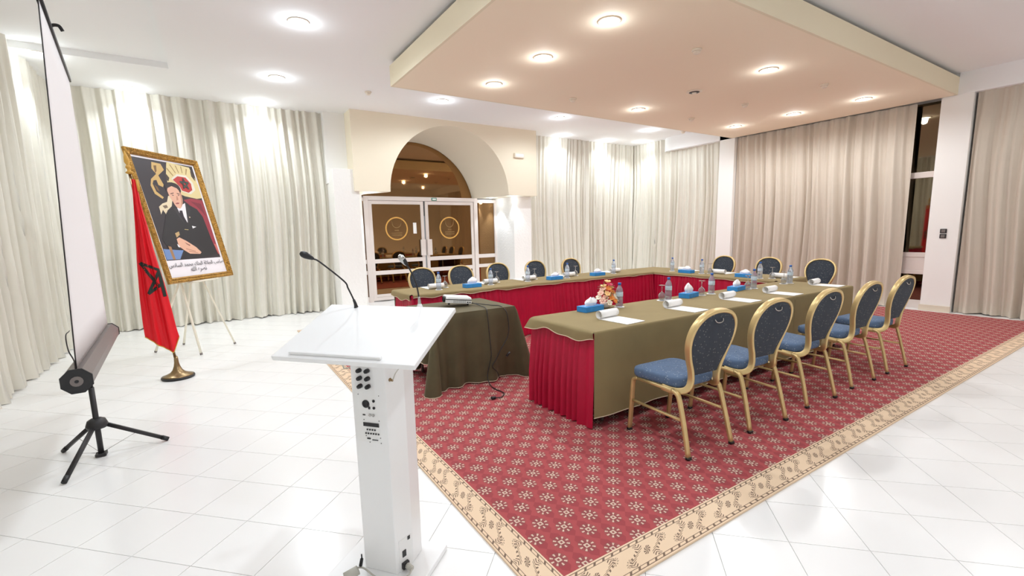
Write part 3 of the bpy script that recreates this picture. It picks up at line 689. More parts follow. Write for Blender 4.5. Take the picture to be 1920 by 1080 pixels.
def chair(x, y, rz, label, group):
    global ALL
    if not used[0]:
        ch.location = (x, y, .016); ch.rotation_euler = (0, 0, rz); ch['label'] = label; ch['group'] = group; used[0] = True; return ch
    c = ch.copy(); COL.objects.link(c); c.location = (x, y, .016); c.rotation_euler = (0, 0, rz); c['label'] = label; c['group'] = group
    mp = {ch: c}
    for o in FAM[1:]:
        k = o.copy(); COL.objects.link(k); mp[o] = k
    for o in FAM[1:]: mp[o].parent = mp[o.parent]
    return c
g1, g2, g3 = 'banquet chairs along the front table row', 'banquet chairs behind the back table row', 'banquet chairs behind the far cross row'
for x, y, a, l in ((2.68, 2.035, -3, 'navy balloon back banquet chair nearest the lectern, fully in view on the front row'), (3.385, 2.03, -4, 'second gold framed banquet chair of the front row counted from the lectern'), (4.20, 2.03, -3, 'middle gold framed banquet chair of the front row'),
        (5.0, 2.03, -2, 'fourth gold framed banquet chair of the front row counted from the lectern'), (5.76, 2.02, -2, 'last gold framed banquet chair of the front row, by the dark window')): chair(x, y, math.radians(a), l, g1)
for x, y, l in ((2.62, 6.40, 'banquet chair back behind the back row at its left end, before the left glass door'), (3.27, 6.38, 'second banquet chair back from the left behind the back row, before the right glass door'), (3.97, 6.4, 'third banquet chair back from the left behind the back row, at door frame edge'),
        (4.76, 6.42, 'fourth banquet chair back from the left behind the back row, before the plaster pilaster'), (5.56, 6.40, 'right end banquet chair back behind the back row, before the pale curtain')): chair(x, y, PI, l, g2)
for x, y, l in ((7.48, 4.98, 'leftmost banquet chair behind the far cross row, by the narrow pillar'), (7.48, 4.17, 'middle banquet chair behind the far cross row'), (7.52, 3.40, 'right banquet chair behind the far cross row, fully clear of bottles')): chair(x, y, PI/2, l, g3)

# ------------------------------------------------------------------ table-top things
TT = TZ+.0012
def bottle(x, y, label):
    t = thing('water_bottle', label, 'bottle', (x, y, TT+.003), 0, 'water bottles'); t.scale = (1.08, 1.08, 1.1)
    MB().lathe([(.001, .004), (.026, 0), (.031, .006), (.031, .03), (.0285, .036), (.031, .042), (.031, .075), (.0285, .08), (.031, .086), (.031, .13), (.029, .148), (.02, .17), (.0125, .183), (.0125, .196)], 18).build('body', 'pet', t)
    MB().lathe([(.0315, .092), (.0318, .094), (.0318, .128), (.0315, .13)], 18).build('paper_label', 'blue_label', t)
    MB().lathe([(.0145, .19), (.0145, .208), (.013, .21)], 14).build('cap', 'blue_cap', t)
    coaster(x, y, label)
def coaster(x, y, label):
    o = MB().prism(ell(.05, .05, 16), 0, .0022).build('paper_coaster', 'paper', loc=(x, y, TT)); tag(o, 'coaster under '+label, 'coaster', 'paper coasters')
def wineglass(x, y, label):          # stands upside down: bowl below, foot on top
    t = thing('wine_glass', label, 'glass', (x, y, TT+.003), 0, 'upturned wine glasses')
    MB().lathe([(.029, 0), (.034, .02), (.036, .04), (.033, .06), (.02, .078), (.005, .088), (.0035, .088), (.018, .075), (.031, .058), (.034, .04), (.032, .02), (.0275, 0)], 18).build('bowl', 'glass', t)
    MB().lathe([(.0045, .087), (.0038, .1), (.0038, .14), (.006, .15)], 10).build('stem', 'glass', t)
    MB().lathe([(.006, .149), (.03, .153), (.033, .155), (.033, .157), (.001, .157)], 18).build('foot', 'glass', t)
    coaster(x, y, label)
def tissue(x, y, rz, label, sd, tall=.07):
    t = thing('tissue_box', label, 'tissue box', (x, y, TT), rz, 'blue tissue boxes'); rnd = random.Random(sd)
    MB().box((0, 0, .025), (.235, .118, .05)).build('carton', 'blue_card', t, bevel=.002)
    MB().prism(ell(.075, .022, 16), .0502, .051).build('slot_film', 'paper', t)
    rows = []
    for k in range(7):
        q = k/6; z = .05+tall*1.12*q
        rows.append([((.06+.035*math.sin(q*2.4))*math.cos(2*PI*i/16)*(1-.82*q**2.2)+.02*q*math.sin(sd), (.014+.022*math.sin(q*2.8))*math.sin(2*PI*i/16)*(1-.8*q**2)+.006*math.sin(i*2.1+sd+q*2), z+.012*q*math.sin(i*1.3+sd)) for i in range(17)])
    m_ = MB().grid(rows); m_.f.append(tuple(6*17+i for i in range(16))); m_.sm.append(True); m_.build('tissue', 'tissue', t)
def notepad(x, y, rz, label):        # local: sheet runs towards -y from the roll
    t = thing('notepad', label, 'notepad', (x, y, TT), rz, 'white notepads with rolled top')
    MB().bx(-.108, .108, -.30, .0, 0, .004).build('page', 'paper', t)
    n = 26; sp = [(0, (.035-.006*i/n)*math.cos(-PI/2+2*PI*1.35*i/n), .039+(.035-.006*i/n)*math.sin(-PI/2+2*PI*1.35*i/n)) for i in range(n+1)]
    rows = [[(sx, p[1]+.0, p[2]) for p in sp] for sx in (-.108, -.054, 0, .054, .108)]
    MB().grid(rows).build('rolled_page', 'paper', t, solid=.0012)
nn = ['first', 'second', 'third', 'fourth', 'last']
for i, (x, yb, xg) in enumerate(((3.21, 3.13, None), (3.92, 3.13, 3.83), (4.62, 3.11, 4.46), (5.39, 3.07, 5.28), (6.2, 3.06, 6.07))):
    bottle(x, yb, 'water bottle on the front table row, %s from the lectern end' % nn[i])
    if xg: wineglass(xg, yb+.01, 'upturned wine glass beside the %s water bottle of the front row' % nn[i])
for i, (x, y, a) in enumerate(((2.735, 2.80, 4), (3.575, 2.80, 3), (4.44, 2.80, 2), (5.2, 2.77, 2), (6.27, 2.80, 4))): notepad(x, y, math.radians(a), 'white notepad with rolled top sheet on the front row, %s from the lectern end' % nn[i])
tissue(2.86, 3.15, math.radians(4), 'blue tissue box near the flowers on the front row, nearest the lectern', 1, .06)
tissue(4.24, 3.12, math.radians(12), 'blue tissue box with tall tuft in the middle of the front row', 4, .085)
tissue(5.10, 3.11, math.radians(10), 'blue tissue box on the front row between third and fourth bottle', 2.4, .06)
for i, (x, y) in enumerate(((2.43, 5.6), (3.23, 5.62), (3.87, 5.63), (4.6, 5.6), (5.62, 5.62))): bottle(x, y, 'water bottle on the back table row, %s from its left end' % nn[i])
for i, (x, y) in enumerate(((2.6, 5.78), (3.46, 5.84), (4.13, 5.82), (4.92, 5.78))): wineglass(x, y, 'upturned wine glass on the back row beside its %s bottle from the left' % nn[i])
for i, (x, y) in enumerate(((2.45, 0), (3.29, 0), (3.97, 0), (4.75, 0), (5.77, 0))): notepad(x, 5.74, PI, 'white notepad on the back table row, %s from its left end' % nn[i])
for i, (x, y, sd) in enumerate(((2.9, 5.66, 1), (4.32, 5.66, 2), (5.2, 5.66, 3))): tissue(x, y-.1, 0, 'blue tissue box on the back table row, %s from its left end' % nn[i], sd, .075 if i == 0 else .05)
for i, (x, y) in enumerate(((6.62, 5.22), (6.56, 4.6), (6.5, 3.62))): bottle(x, y, 'water bottle on the far cross row, %s from the back corner' % nn[i])
wineglass(6.66, 4.52, 'upturned wine glass on the far cross row beside its second bottle'); wineglass(6.6, 3.5, 'upturned wine glass on the far cross row before the middle chair')
for i, (y, sd) in enumerate(((4.86, 4), (3.86, 5))): tissue(6.52, y, PI/2, 'blue tissue box on the far cross row, %s from the back corner' % nn[i], sd, .05)
for i, y in enumerate((5.05, 4.4, 3.45)): notepad(6.72, y, PI/2, 'white notepad on the far cross row, %s from the back corner' % nn[i])

# flower arrangement
fa = thing('flower_arrangement', 'small triangular arrangement of peach, orange and pink flowers behind the first bottle', 'flowers', (3.085, 3.19, TT))
MB().lathe([(.03, 0), (.045, .01), (.05, .035), (.042, .045), (.001, .046)], 16).build('pot', 'paper', fa)
for i, c in enumerate(((252, 212, 152), (244, 160, 84), (250, 206, 186), (250, 240, 220), (226, 90, 120))): M['petal%d' % i] = mat('petal_%s' % ['peach', 'orange', 'pink', 'cream', 'rose'][i], c, .7)
M['leaf'] = mat('leaf_green', (70, 88, 48), .6); M['leaf_dark'] = mat('leaf_maroon', (86, 34, 52), .6)
rnd = random.Random(5); fm = {}
for k in range(5):
    m_ = MB(); 
    for i in range(6):
        a = 2*PI*i/6; mx = Matrix.Rotation(a, 3, 'Z') @ Matrix.Rotation(-.6, 3, 'Y'); m_.ball(Vector((math.cos(a)*.014, math.sin(a)*.014, .006)), (.0145, .012, .005), 8, 4, mx)
    m_.ball((0, 0, .007), (.008, .008, .009), 8, 4); fm[k] = m_
protos = {}
lay = [(0, .235, 0, 0), (-.02, .2, .01, 0), (.012, .2, -.015, 4), (-.006, .17, -.02, 1), (.03, .17, 0, 0), (-.04, .165, 0, 2), (-.055, .12, -.01, 2), (-.02, .13, -.035, 0), (.02, .13, -.035, 1), (.055, .125, 0, 0), (-.075, .085, 0, 3), (-.045, .08, -.035, 2), (-.005, .085, -.05, 1), (.035, .08, -.04, 3), (.075, .085, 0, 2), (-.1, .055, .01, 3), (-.065, .05, -.045, 2), (-.02, .045, -.06, 3), (.03, .045, -.06, 1), (.07, .05, -.035, 3), (.1, .055, 0, 2), (0, .14, .04, 0), (-.04, .1, .04, 1), (.05, .1, .04, 2)]
for x, z, y, k in lay:
    if k not in protos: o = fm[k].build('flower', 'petal%d' % k, fa); protos[k] = o
    else: o = protos[k].copy(); COL.objects.link(o)
    o.location = (x*1.42+.012+.008*math.sin(z*91), y-.01, z*.95+.02+.008*math.sin(x*77)); d = Vector((x*1.4, y*2-.02, .05+z*.3)); o.rotation_euler = d.to_track_quat('Z', 'Y').to_euler(); o.scale = (1.25, 1.25, 1.25)
lm = MB().grid([[(-.012*math.sin(PI*i/6)*j, .06*i/6, .012*math.sin(PI*i/6)) for i in range(7)] for j in (-1, 0, 1)])
lf = None
for k in range(18):
    a = 2*PI*k/18+.3
    if lf is None: lf = lm.build('leaf', 'leaf', fa); o = lf
    else: o = lf.copy(); COL.objects.link(o)
    o.location = (math.cos(a)*(.075-.005*(k % 9))+.005, math.sin(a)*.03-.015, .05+.02*(k % 9)); o.rotation_euler = (.2, 0, a-PI/2)
o = lm.build('leaf', 'leaf_dark', fa); o.location = (-.07, 0, .055); o.rotation_euler = (0, 0, 1.3); o.scale = (1.4, 1.2, 1); o['label'] = 'dark maroon leaf'
MB().tube([(0, 0, .04), (-.02, 0, .25)], .003, 5).build('stem', 'leaf', fa)

# ------------------------------------------------------------------ lectern
LO = Vector((.56, 1.99, 0)); LA = math.radians(-49.0)
lec = thing('lectern', 'white lectern with slanted top and control knobs on its column, nearest the camera', 'lectern', LO, LA)
MB().bx(-.185, .24, -.36, .107, .0015, .028).build('base_plate', 'white_lacquer', lec, bevel=.003)
CP = [(-.05, -.127), (.11, -.132), (.142, -.04), (.142, .04), (.10, .1), (-.05, .1), (-.095, .04), (-.095, -.05)]
MB().prism(CP, .028, 1.05, [(x*1.03, y*1.02) for x, y in CP]).build('column', 'white_lacquer', lec, bevel=.003)
th = math.atan2(.143, .375); RX = Matrix.Rotation(th, 3, 'X')
bt = MB().box((0, 0, 0), (.612, .402, .02)); board = bt.build('top_board', 'white_lacquer', lec, bevel=.003); board.location = (.057, -.148, 1.108); board.rotation_euler = (th, 0, 0)
o = MB().box((-.035, -.176, .016), (.40, .014, .012)).build('ledge', 'white_lacquer', board, bevel=.003)
o = MB().bx(-.09, .09, -.08, .08, -.06, -.01).build('bracket', 'white_lacquer', board)
fy = -.1325
pl_ = MB().bx(-.04, .094, fy, fy+.004, .63, .985).build('control_plate', 'panel_grey', lec, bevel=.0008)
RYm = Matrix.Rotation(PI/2, 3, 'X')
for z in (.945, .912, .878):
    for u in (-.004, .034): MB().lathe([(.0095, 0), (.0095, .012), (.008, .02), (.001, .0205)], 12, (u, fy, z), RYm).box((u, fy-.021, z+.004), (.002, .001, .008)).build('knob', 'black_plastic', pl_)
MB().lathe([(.017, 0), (.017, .003), (.012, .004), (.011, .001), (.001, .001)], 18, (.014, fy, .80), RYm).box((.03, fy-.002, .784), (.008, .004, .01)).build('microphone_socket', 'black_plastic', pl_)
for u, z in ((.052, .815), (.052, .785), (.03, .752), (.046, .752)): MB().lathe([(.006, 0), (.006, .003), (.0035, .004), (.001, .001)], 12, (u, fy, z), RYm).build('jack', 'black_metal' if z > .77 else 'steel', pl_)
MB().bx(-.004, .008, fy-.002, fy, .749, .754).build('slot', 'black_plastic', pl_)
MB().bx(-.004, .07, fy-.0025, fy, .702, .718).build('display', 'black_metal', pl_)
for z, us in ((.688, (.014, .026, .038, .05)), (.671, (.006, .018, .03, .042, .054, .066))):
    for u in us: MB().box((u, fy-.002, z), (.006, .003, .006)).build('button', 'black_plastic', pl_)
MB().bx(.01, .026, fy-.002, fy, .645, .651).build('slot', 'black_plastic', pl_); MB().bx(.034, .062, fy-.002, fy, .642, .645).build('slot', 'black_plastic', pl_)
sc_m = MB()
for u, z in ((-.02, .975), (.075, .975), (-.02, .84), (.078, .84), (.0, .73), (.072, .73), (.006, .66), (.074, .655), (.022, .632), (.076, .632)): sc_m.box((u, fy-.001, z), (.003, .002, .003))
sc_m.build('screws', 'black_metal', pl_)
# side socket with printed plate on the right chamfer
cdir = Vector((.032, .092, 0)).normalized(); cn = Vector((cdir.y, -cdir.x, 0)); RC = Matrix((cdir, -cn, (0, 0, 1))).transposed()
def onch(f, z, out=.002): return Vector((.11, -.132, z)) + Vector((.032, .092, 0))*f + cn*out
MB().box(onch(.55, .10, .001), (.07, .004, .15), mx=RC).build('socket_plate', 'panel_grey', lec, bevel=.0008)
for f, z, a, b in ((.45, .105, .02, .03), (.75, .165, .013, .016)): MB().box(onch(f, z, .004), (a, .003, b), mx=RC).build('switch', 'black_plastic', lec)
MB().box(onch(.45, .052, .008), (.034, .018, .03), mx=RC).build('power_inlet', 'black_plastic', lec, bevel=.003)
MB().lathe([(.008, 0), (.008, .004), (.005, .006), (.005, .02), (.001, .021)], 12, onch(.25, .905, 0), RC @ RYm).build('jack', 'brass', lec)
pc = thing('power_cable', 'grey power cable with plug lying on the white lectern base', 'cable', LO+Matrix.Rotation(LA, 3, 'Z') @ Vector((.06, -.2, .03)), LA)
def pcp(*pts): return [Vector(p)-Vector((.06, -.2, .03)) for p in pts]
s0 = onch(.45, .052, .02)
MB().tube(pcp(s0, s0+cn*.03), [.014, .011], 8).build('connector', 'grey_cable', pc)
MB().tube(spline(pcp(s0+cn*.03, (.17, -.15, .045), (.12, -.2, .034), (.04, -.19, .05), (-.03, -.17, .062), (-.06, -.19, .07)), 8), .0042, 6).build('cord', 'grey_cable', pc)
MB().tube(pcp((-.035, -.2, .075), (-.075, -.235, .055)), [.02, .024], 10).build('plug', 'grey_cable', pc)
MB().tube(pcp((-.04, -.175, .075), (-.035, -.17, .105)), [.008, .007], 8).tube(pcp((-.035, -.17, .105), (-.036, -.168, .125)), .003, 6).build('plug_pin', 'black_plastic', pc)
mc = thing('microphone_cable', 'thin grey cable from the lectern column socket up under its top', 'cable', LO+Matrix.Rotation(LA, 3, 'Z') @ Vector((.15, -.13, .95)), LA)
MB().tube([Vector(p)-Vector((.15, -.13, .95)) for p in spline([onch(.25, .905, .02), onch(.4, .94, .03), (.2, -.09, 1.0), (.2, -.05, 1.06)], 6)], .0022, 6).build('cord', 'grey_cable', mc)
MB().tube([Vector(p)-Vector((.15, -.13, .95)) for p in ((-.085, -.06, .93), (-.128, -.07, .925), (-.15, -.075, 1.0), (-.152, -.075, 1.055))], .003, 6).build('cord', 'grey_cable', mc)

def gooseneck(label, pts, head, m_head, flip):
    base = Vector(pts[0]); t = thing('gooseneck_microphone', label, 'microphone', base)
    P = [Vector(p)-base for p in spline(pts, 6)]
    n = len(P); k = n//4
    MB().lathe([(.013, -.012), (.013, 0), (.01, .006), (.009, .01)], 12).build('base', 'black_plastic' if flip else 'white_lacquer', t)
    MB().tube(P[:k+1], [.0095-.004*i/k for i in range(k+1)], 8).build('lower_sleeve', 'black_plastic' if flip else 'steel', t)
    MB().tube(P[k:], .0036, 7).build('gooseneck', 'black_metal', t)
    d = (P[-1]-P[-2]).normalized(); e = P[-1]; L = head
    hd = [(0, .005), (.1, .0075), (.3, .011), (.6, .0145), (.85, .013), (1, .006)]
    MB().tube([e+d*L*a for a, r in hd], [r for a, r in hd], 12).build('head', m_head, t)
    if not flip: MB().tube([e+d*L*a+Vector((.004, -.003, -.004)) for a, r in hd[1:]], [r*.8 for a, r in hd[1:]], 12).build('head_back', 'black_plastic', t)
gooseneck('black gooseneck microphone on the left of the lectern top, bent to the left', [(.505, 2.085, 1.176), (.499, 2.085, 1.207), (.476, 2.085, 1.268), (.460, 2.085, 1.302), (.37, 2.085, 1.388), (.345, 2.085, 1.404)], .058, 'black_plastic', True)
gooseneck('gooseneck microphone on the right of the lectern top with silver head', [(.738, 1.92, 1.182), (.736, 1.92, 1.225), (.726, 1.92, 1.285), (.702, 1.92, 1.346), (.690, 1.92, 1.365)], .056, 'steel', False)

# ------------------------------------------------------------------ projection screen on a tripod
SB = Vector((-.81, 4.15, 0))
ps = thing('projection_screen', 'portable white projection screen on a dark grey tripod at the left', 'screen', SB)
bn, bf = Vector((-.703, 3.35, .80))-SB, Vector((-.812, 4.99, .80))-SB; tn, tf = Vector((-.624, 3.36, 2.73))-SB, Vector((-.82, 4.98, 2.73))-SB
def qd(u, v): return bn.lerp(bf, u).lerp(tn.lerp(tf, u), v)
MB().grid([[qd(u/10, v/10) for u in range(11)] for v in range(11)]).build('fabric', 'screen_white', ps, solid=.002)
for a, b in ((0, .012), (.988, 1)):
    if a == 0: MB().grid([[qd(u, v/10)+Vector((.002, -.004, 0)) for u in (a, b)] for v in range(11)]).build('edge_strip', 'black_metal', ps, solid=.004)
MB().sweep([tn+(tn-tf)*.01, tf+(tf-tn)*.01], rrect(.012, .016, .004, 3)).build('top_bar', 'black_metal', ps)
oc = [(.068*math.cos(PI/8+i*PI/4), .068*math.sin(PI/8+i*PI/4)) for i in range(8)]
dn = (bf-bn).normalized(); cz = Vector((0, 0, -.055))
cs = MB().sweep([bn+cz-dn*.02, bf+cz+dn*.02], oc, smooth=False).build('roller_case', 'grey_metal', ps)
for e, s_ in ((bn+cz-dn*.02, -1), (bf+cz+dn*.02, 1)):
    c_ = MB().sweep([e-dn*.0, e+dn*s_*.012], [(x*1.07, y*1.07) for x, y in oc], smooth=False).build('end_cap', 'black_plastic', cs)
    MB().tube([e+dn*s_*.012, e+dn*s_*.016], .028, 14).build('hub_disc', 'grey_metal', cs); MB().tube([e+dn*s_*.016, e+dn*s_*.019], .009, 10).build('axle', 'black_plastic', cs)
MB().tube([(0, 0, .012), (0, 0, .5)], .017, 10).tube([(0, 0, .5), (.05, 0, 2.72)], .012, 10).build('pole', 'black_metal', ps)
MB().sweep([(.05, 0, 2.715), (.082, 0, 2.725)], rrect(.01, .01, .004, 3)).build('top_bracket', 'black_plastic', ps)
MB().sweep(spline([(.135, -.31, 2.735), (.15, -.31, 2.742), (.17, -.31, 2.74), (.183, -.31, 2.715)], 5), rrect(.004, .009, .003, 3)).build('hook', 'black_plastic', ps)
hubz = .245
MB().lathe([(.02, hubz-.04), (.055, hubz-.035), (.062, hubz-.015), (.05, hubz+.02), (.03, hubz+.032), (.018, hubz+.035)], 20).build('hub', 'black_metal', ps)
for fx, fy_ in ((-1.05, 4.38), (-.93, 3.79), (-.44, 4.18)):
    d = Vector((fx, fy_, 0))-SB; dn_ = d.normalized(); a_ = dn_*.045+Vector((0, 0, hubz-.02)); b_ = Vector((d.x, d.y, .016))
    lg = MB().sweep([a_, b_], rrect(.0115, .0125, .004, 3)).build('leg', 'black_metal', ps)
    MB().tube([b_-(b_-a_).normalized()*.035, b_+(b_-a_).normalized()*.01], [.0165, .0155], 10).build('rubber_foot', 'black_plastic', lg)
    MB().tube([Vector((dn_.x*.02, dn_.y*.02, .03)), a_.lerp(b_, .5)], .0016, 5).build('brace', 'steel', ps)
MB().bx(-.03, .03, -.03, .03, .006, .024).build('pole_foot', 'black_metal', ps)
MB().sweep(spline([bn+Vector((0, -.01, .22)), bn+Vector((-.01, -.04, .2)), bn+Vector((-.01, -.035, .12)), bn+Vector((0, -.012, .06)), bn+Vector((0, -.005, .0))], 5), rrect(.0015, .007, .001, 2), ref=(0, 1, 0)).build('strap', 'black_plastic', ps)

# ------------------------------------------------------------------ flag on its stand
FB = Vector((-.47, 6.08, 0))
fg = thing('flag_stand', 'red flag with dark green star hanging on a brass pole before the portrait', 'flag', FB)
MB().lathe([(.15, .0012), (.155, .012), (.15, .026)], 32).build('base_disc', 'black_plastic', fg)
MB().lathe([(.145, .026), (.12, .036), (.07, .06), (.045, .09), (.03, .13), (.022, .17), (.02, .21), (.017, .24)], 32).build('base_cone', 'brass', fg)
top = Vector((-.647, 6.06, 2.17))-FB; pb = Vector((0, 0, .16))
pd = (top-Vector((0, 0, .12))).normalized()
MB().tube([Vector((0, 0, .15)), top], .0135, 10).build('pole', 'brass', fg)
Q = pd.to_track_quat('Z', 'Y').to_matrix()
MB().lathe([(.013, -.02), (.03, -.01), (.034, .0), (.016, .012), (.014, .03), (.024, .045), (.02, .06), (.012, .07), (.024, .1), (.018, .15), (.001, .21)], 16, top, Q).build('finial', 'gold_trim', fg)
FL = [(-.641, 2.1), (-.647, 1.923), (-.665, 1.605), (-.688, 1.281), (-.704, .896), (-.708, .615), (-.704, .49)]
FR = [(-.606, 2.1), (-.592, 1.85), (-.563, 1.635), (-.54, 1.406), (-.512, 1.205), (-.485, 1.034), (-.456, .786), (-.431, .533), (-.417, .449)]
def polyz(P, z):
    for (xa, za), (xb, zb) in zip(P[:-1], P[1:]):
        if z >= zb: return xa+(xb-xa)*(za-z)/(za-zb)
    return P[-1][0]
def fsurf(u, v, back=False):
    zl, zr = 2.1+(.49-2.1)*v, 2.1+(.449-2.1)*v
    z = zl+(zr-zl)*u; ext = (z if v == 0 else 0); zb = .49+(.292-.49)*u/.8 if u < .8 else .292+(.449-.292)*(u-.8)/.2
    x = polyz(FL, z)*(1-u)+polyz(FR, z)*u; z = z-(.49+(.449-.49)*u-zb)*v**4
    k = .35+.65*v; dep = .045*math.sin(PI*u)**.6 + .018*k*math.sin(u*15+v*2.2)+.01*k*math.sin(u*29-v*3)
    y = 6.07-dep if not back else 6.1+.025*math.sin(PI*u)
    return Vector((x, y, z))-FB
NU, NV = 32, 28
fr_rows = [[fsurf(i/NU, j/NV) for i in range(NU+1)] for j in range(NV+1)]
bk_rows = [[fsurf(i/NU, j/NV, True) for i in range(NU+1)] for j in range(NV+1)]
m_ = MB().grid(fr_rows).grid([r[::-1] for r in bk_rows]).grid([[a[0], b[0]] for a, b in zip(fr_rows, bk_rows)]).grid([[b[-1], a[-1]] for a, b in zip(fr_rows, bk_rows)])
cl_ = m_.build('cloth', 'flag_red', fg)
MB().sweep(fr_rows[-1], rrect(.004, .008, .002, 2), ref=(0, -1, 0)).build('fringe', 'gold_trim', cl_)
MB().sweep([fsurf(1, j/NV)+Vector((.0, -.004, 0)) for j in range(3)], ell(.02, .02, 6)).build('ribbon', 'gold_trim', cl_)
st = MB()
for pa in ([(-.66, 1.264), (-.507, 1.178)], [(-.66, 1.264), (-.525, 1.004)], [(-.51, 1.178), (-.622, .941)], [(-.622, .941), (-.505, 1.034)], [(-.518, 1.198), (-.49, .90)]):
    (xa, za), (xb, zb) = pa; L = math.hypot(xb-xa, zb-za); nx, nz = -(zb-za)/L*.0135, (xb-xa)/L*.0135; rows = []
    for s_ in (-1, -.33, .33, 1):
        row = []
        for i in range(15):
            q = i/14; x, z = xa+(xb-xa)*q+nx*s_, za+(zb-za)*q+nz*s_
            xl, xr = polyz(FL, z), polyz(FR, z); u = min(1, max(0, (x-xl)/(xr-xl))); zl = z
            v = (2.1-z)/(2.1-(.49+(.449-.49)*u)); p = fsurf(u, v); row.append(Vector((p.x, p.y-.003, z)))
        rows.append(row)
    st.grid(rows)
st.build('star', 'flag_green', cl_)

# ------------------------------------------------------------------ framed portrait on an easel
AZ, TI = math.radians(54.1), math.radians(12.3)
ux = Vector((math.cos(AZ), math.sin(AZ), 0)); nr = Vector((math.sin(AZ), -math.cos(AZ), 0)); wz = Vector((0, 0, 1))*math.cos(TI)-nr*math.sin(TI); ny = wz.cross(ux)
PB = Vector((-.172, 7.144, .97))
fp = thing('framed_portrait', 'gilt framed portrait print of a seated man in a dark suit, leaning on the easel', 'picture', PB)
fp.rotation_euler = Matrix((ux, ny, wz)).transposed().to_euler()
W_, H_ = 1.13, 1.606
prof = [(0, 0), (0, .03), (.012, .042), (.03, .036), (.04, .03), (.052, .034), (.06, .026), (.07, .014), (.07, .0)]
rings = []
for a, d in prof: rings.append([Vector((-W_/2+a, -d, a)), Vector((W_/2-a, -d, a)), Vector((W_/2-a, -d, H_-a)), Vector((-W_/2+a, -d, H_-a))])
m_ = MB(); k = len(rings)
m_.add([p for r in rings for p in r], [(j*4+i, j*4+(i+1) % 4, (j+1)*4+(i+1) % 4, (j+1)*4+i) for j in range(k-1) for i in range(4)])
fo = m_.build('frame', 'gold_frame', fp)
cv = MB()
for a, d, sp, r in ((.016, .041, .026, .009), (.044, .033, .02, .006)):
    for i in range(int((W_-2*a)/sp)+1):
        for z in (a, H_-a): cv.ball((-W_/2+a+i*sp, -d, z), (r, r*.6, r*1.1), 6, 3)
    for i in range(1, int((H_-2*a)/sp)):
        for x in (-W_/2+a, W_/2-a): cv.ball((x, -d, a+i*sp), (r*1.1, r*.6, r), 6, 3)
o = cv.build('carving', 'gold_frame', fo); o['kind'] = 'stuff'
MB().bx(-W_/2+.01, W_/2-.01, .0, .012, .01, H_-.01).build('backing', 'stone', fp)
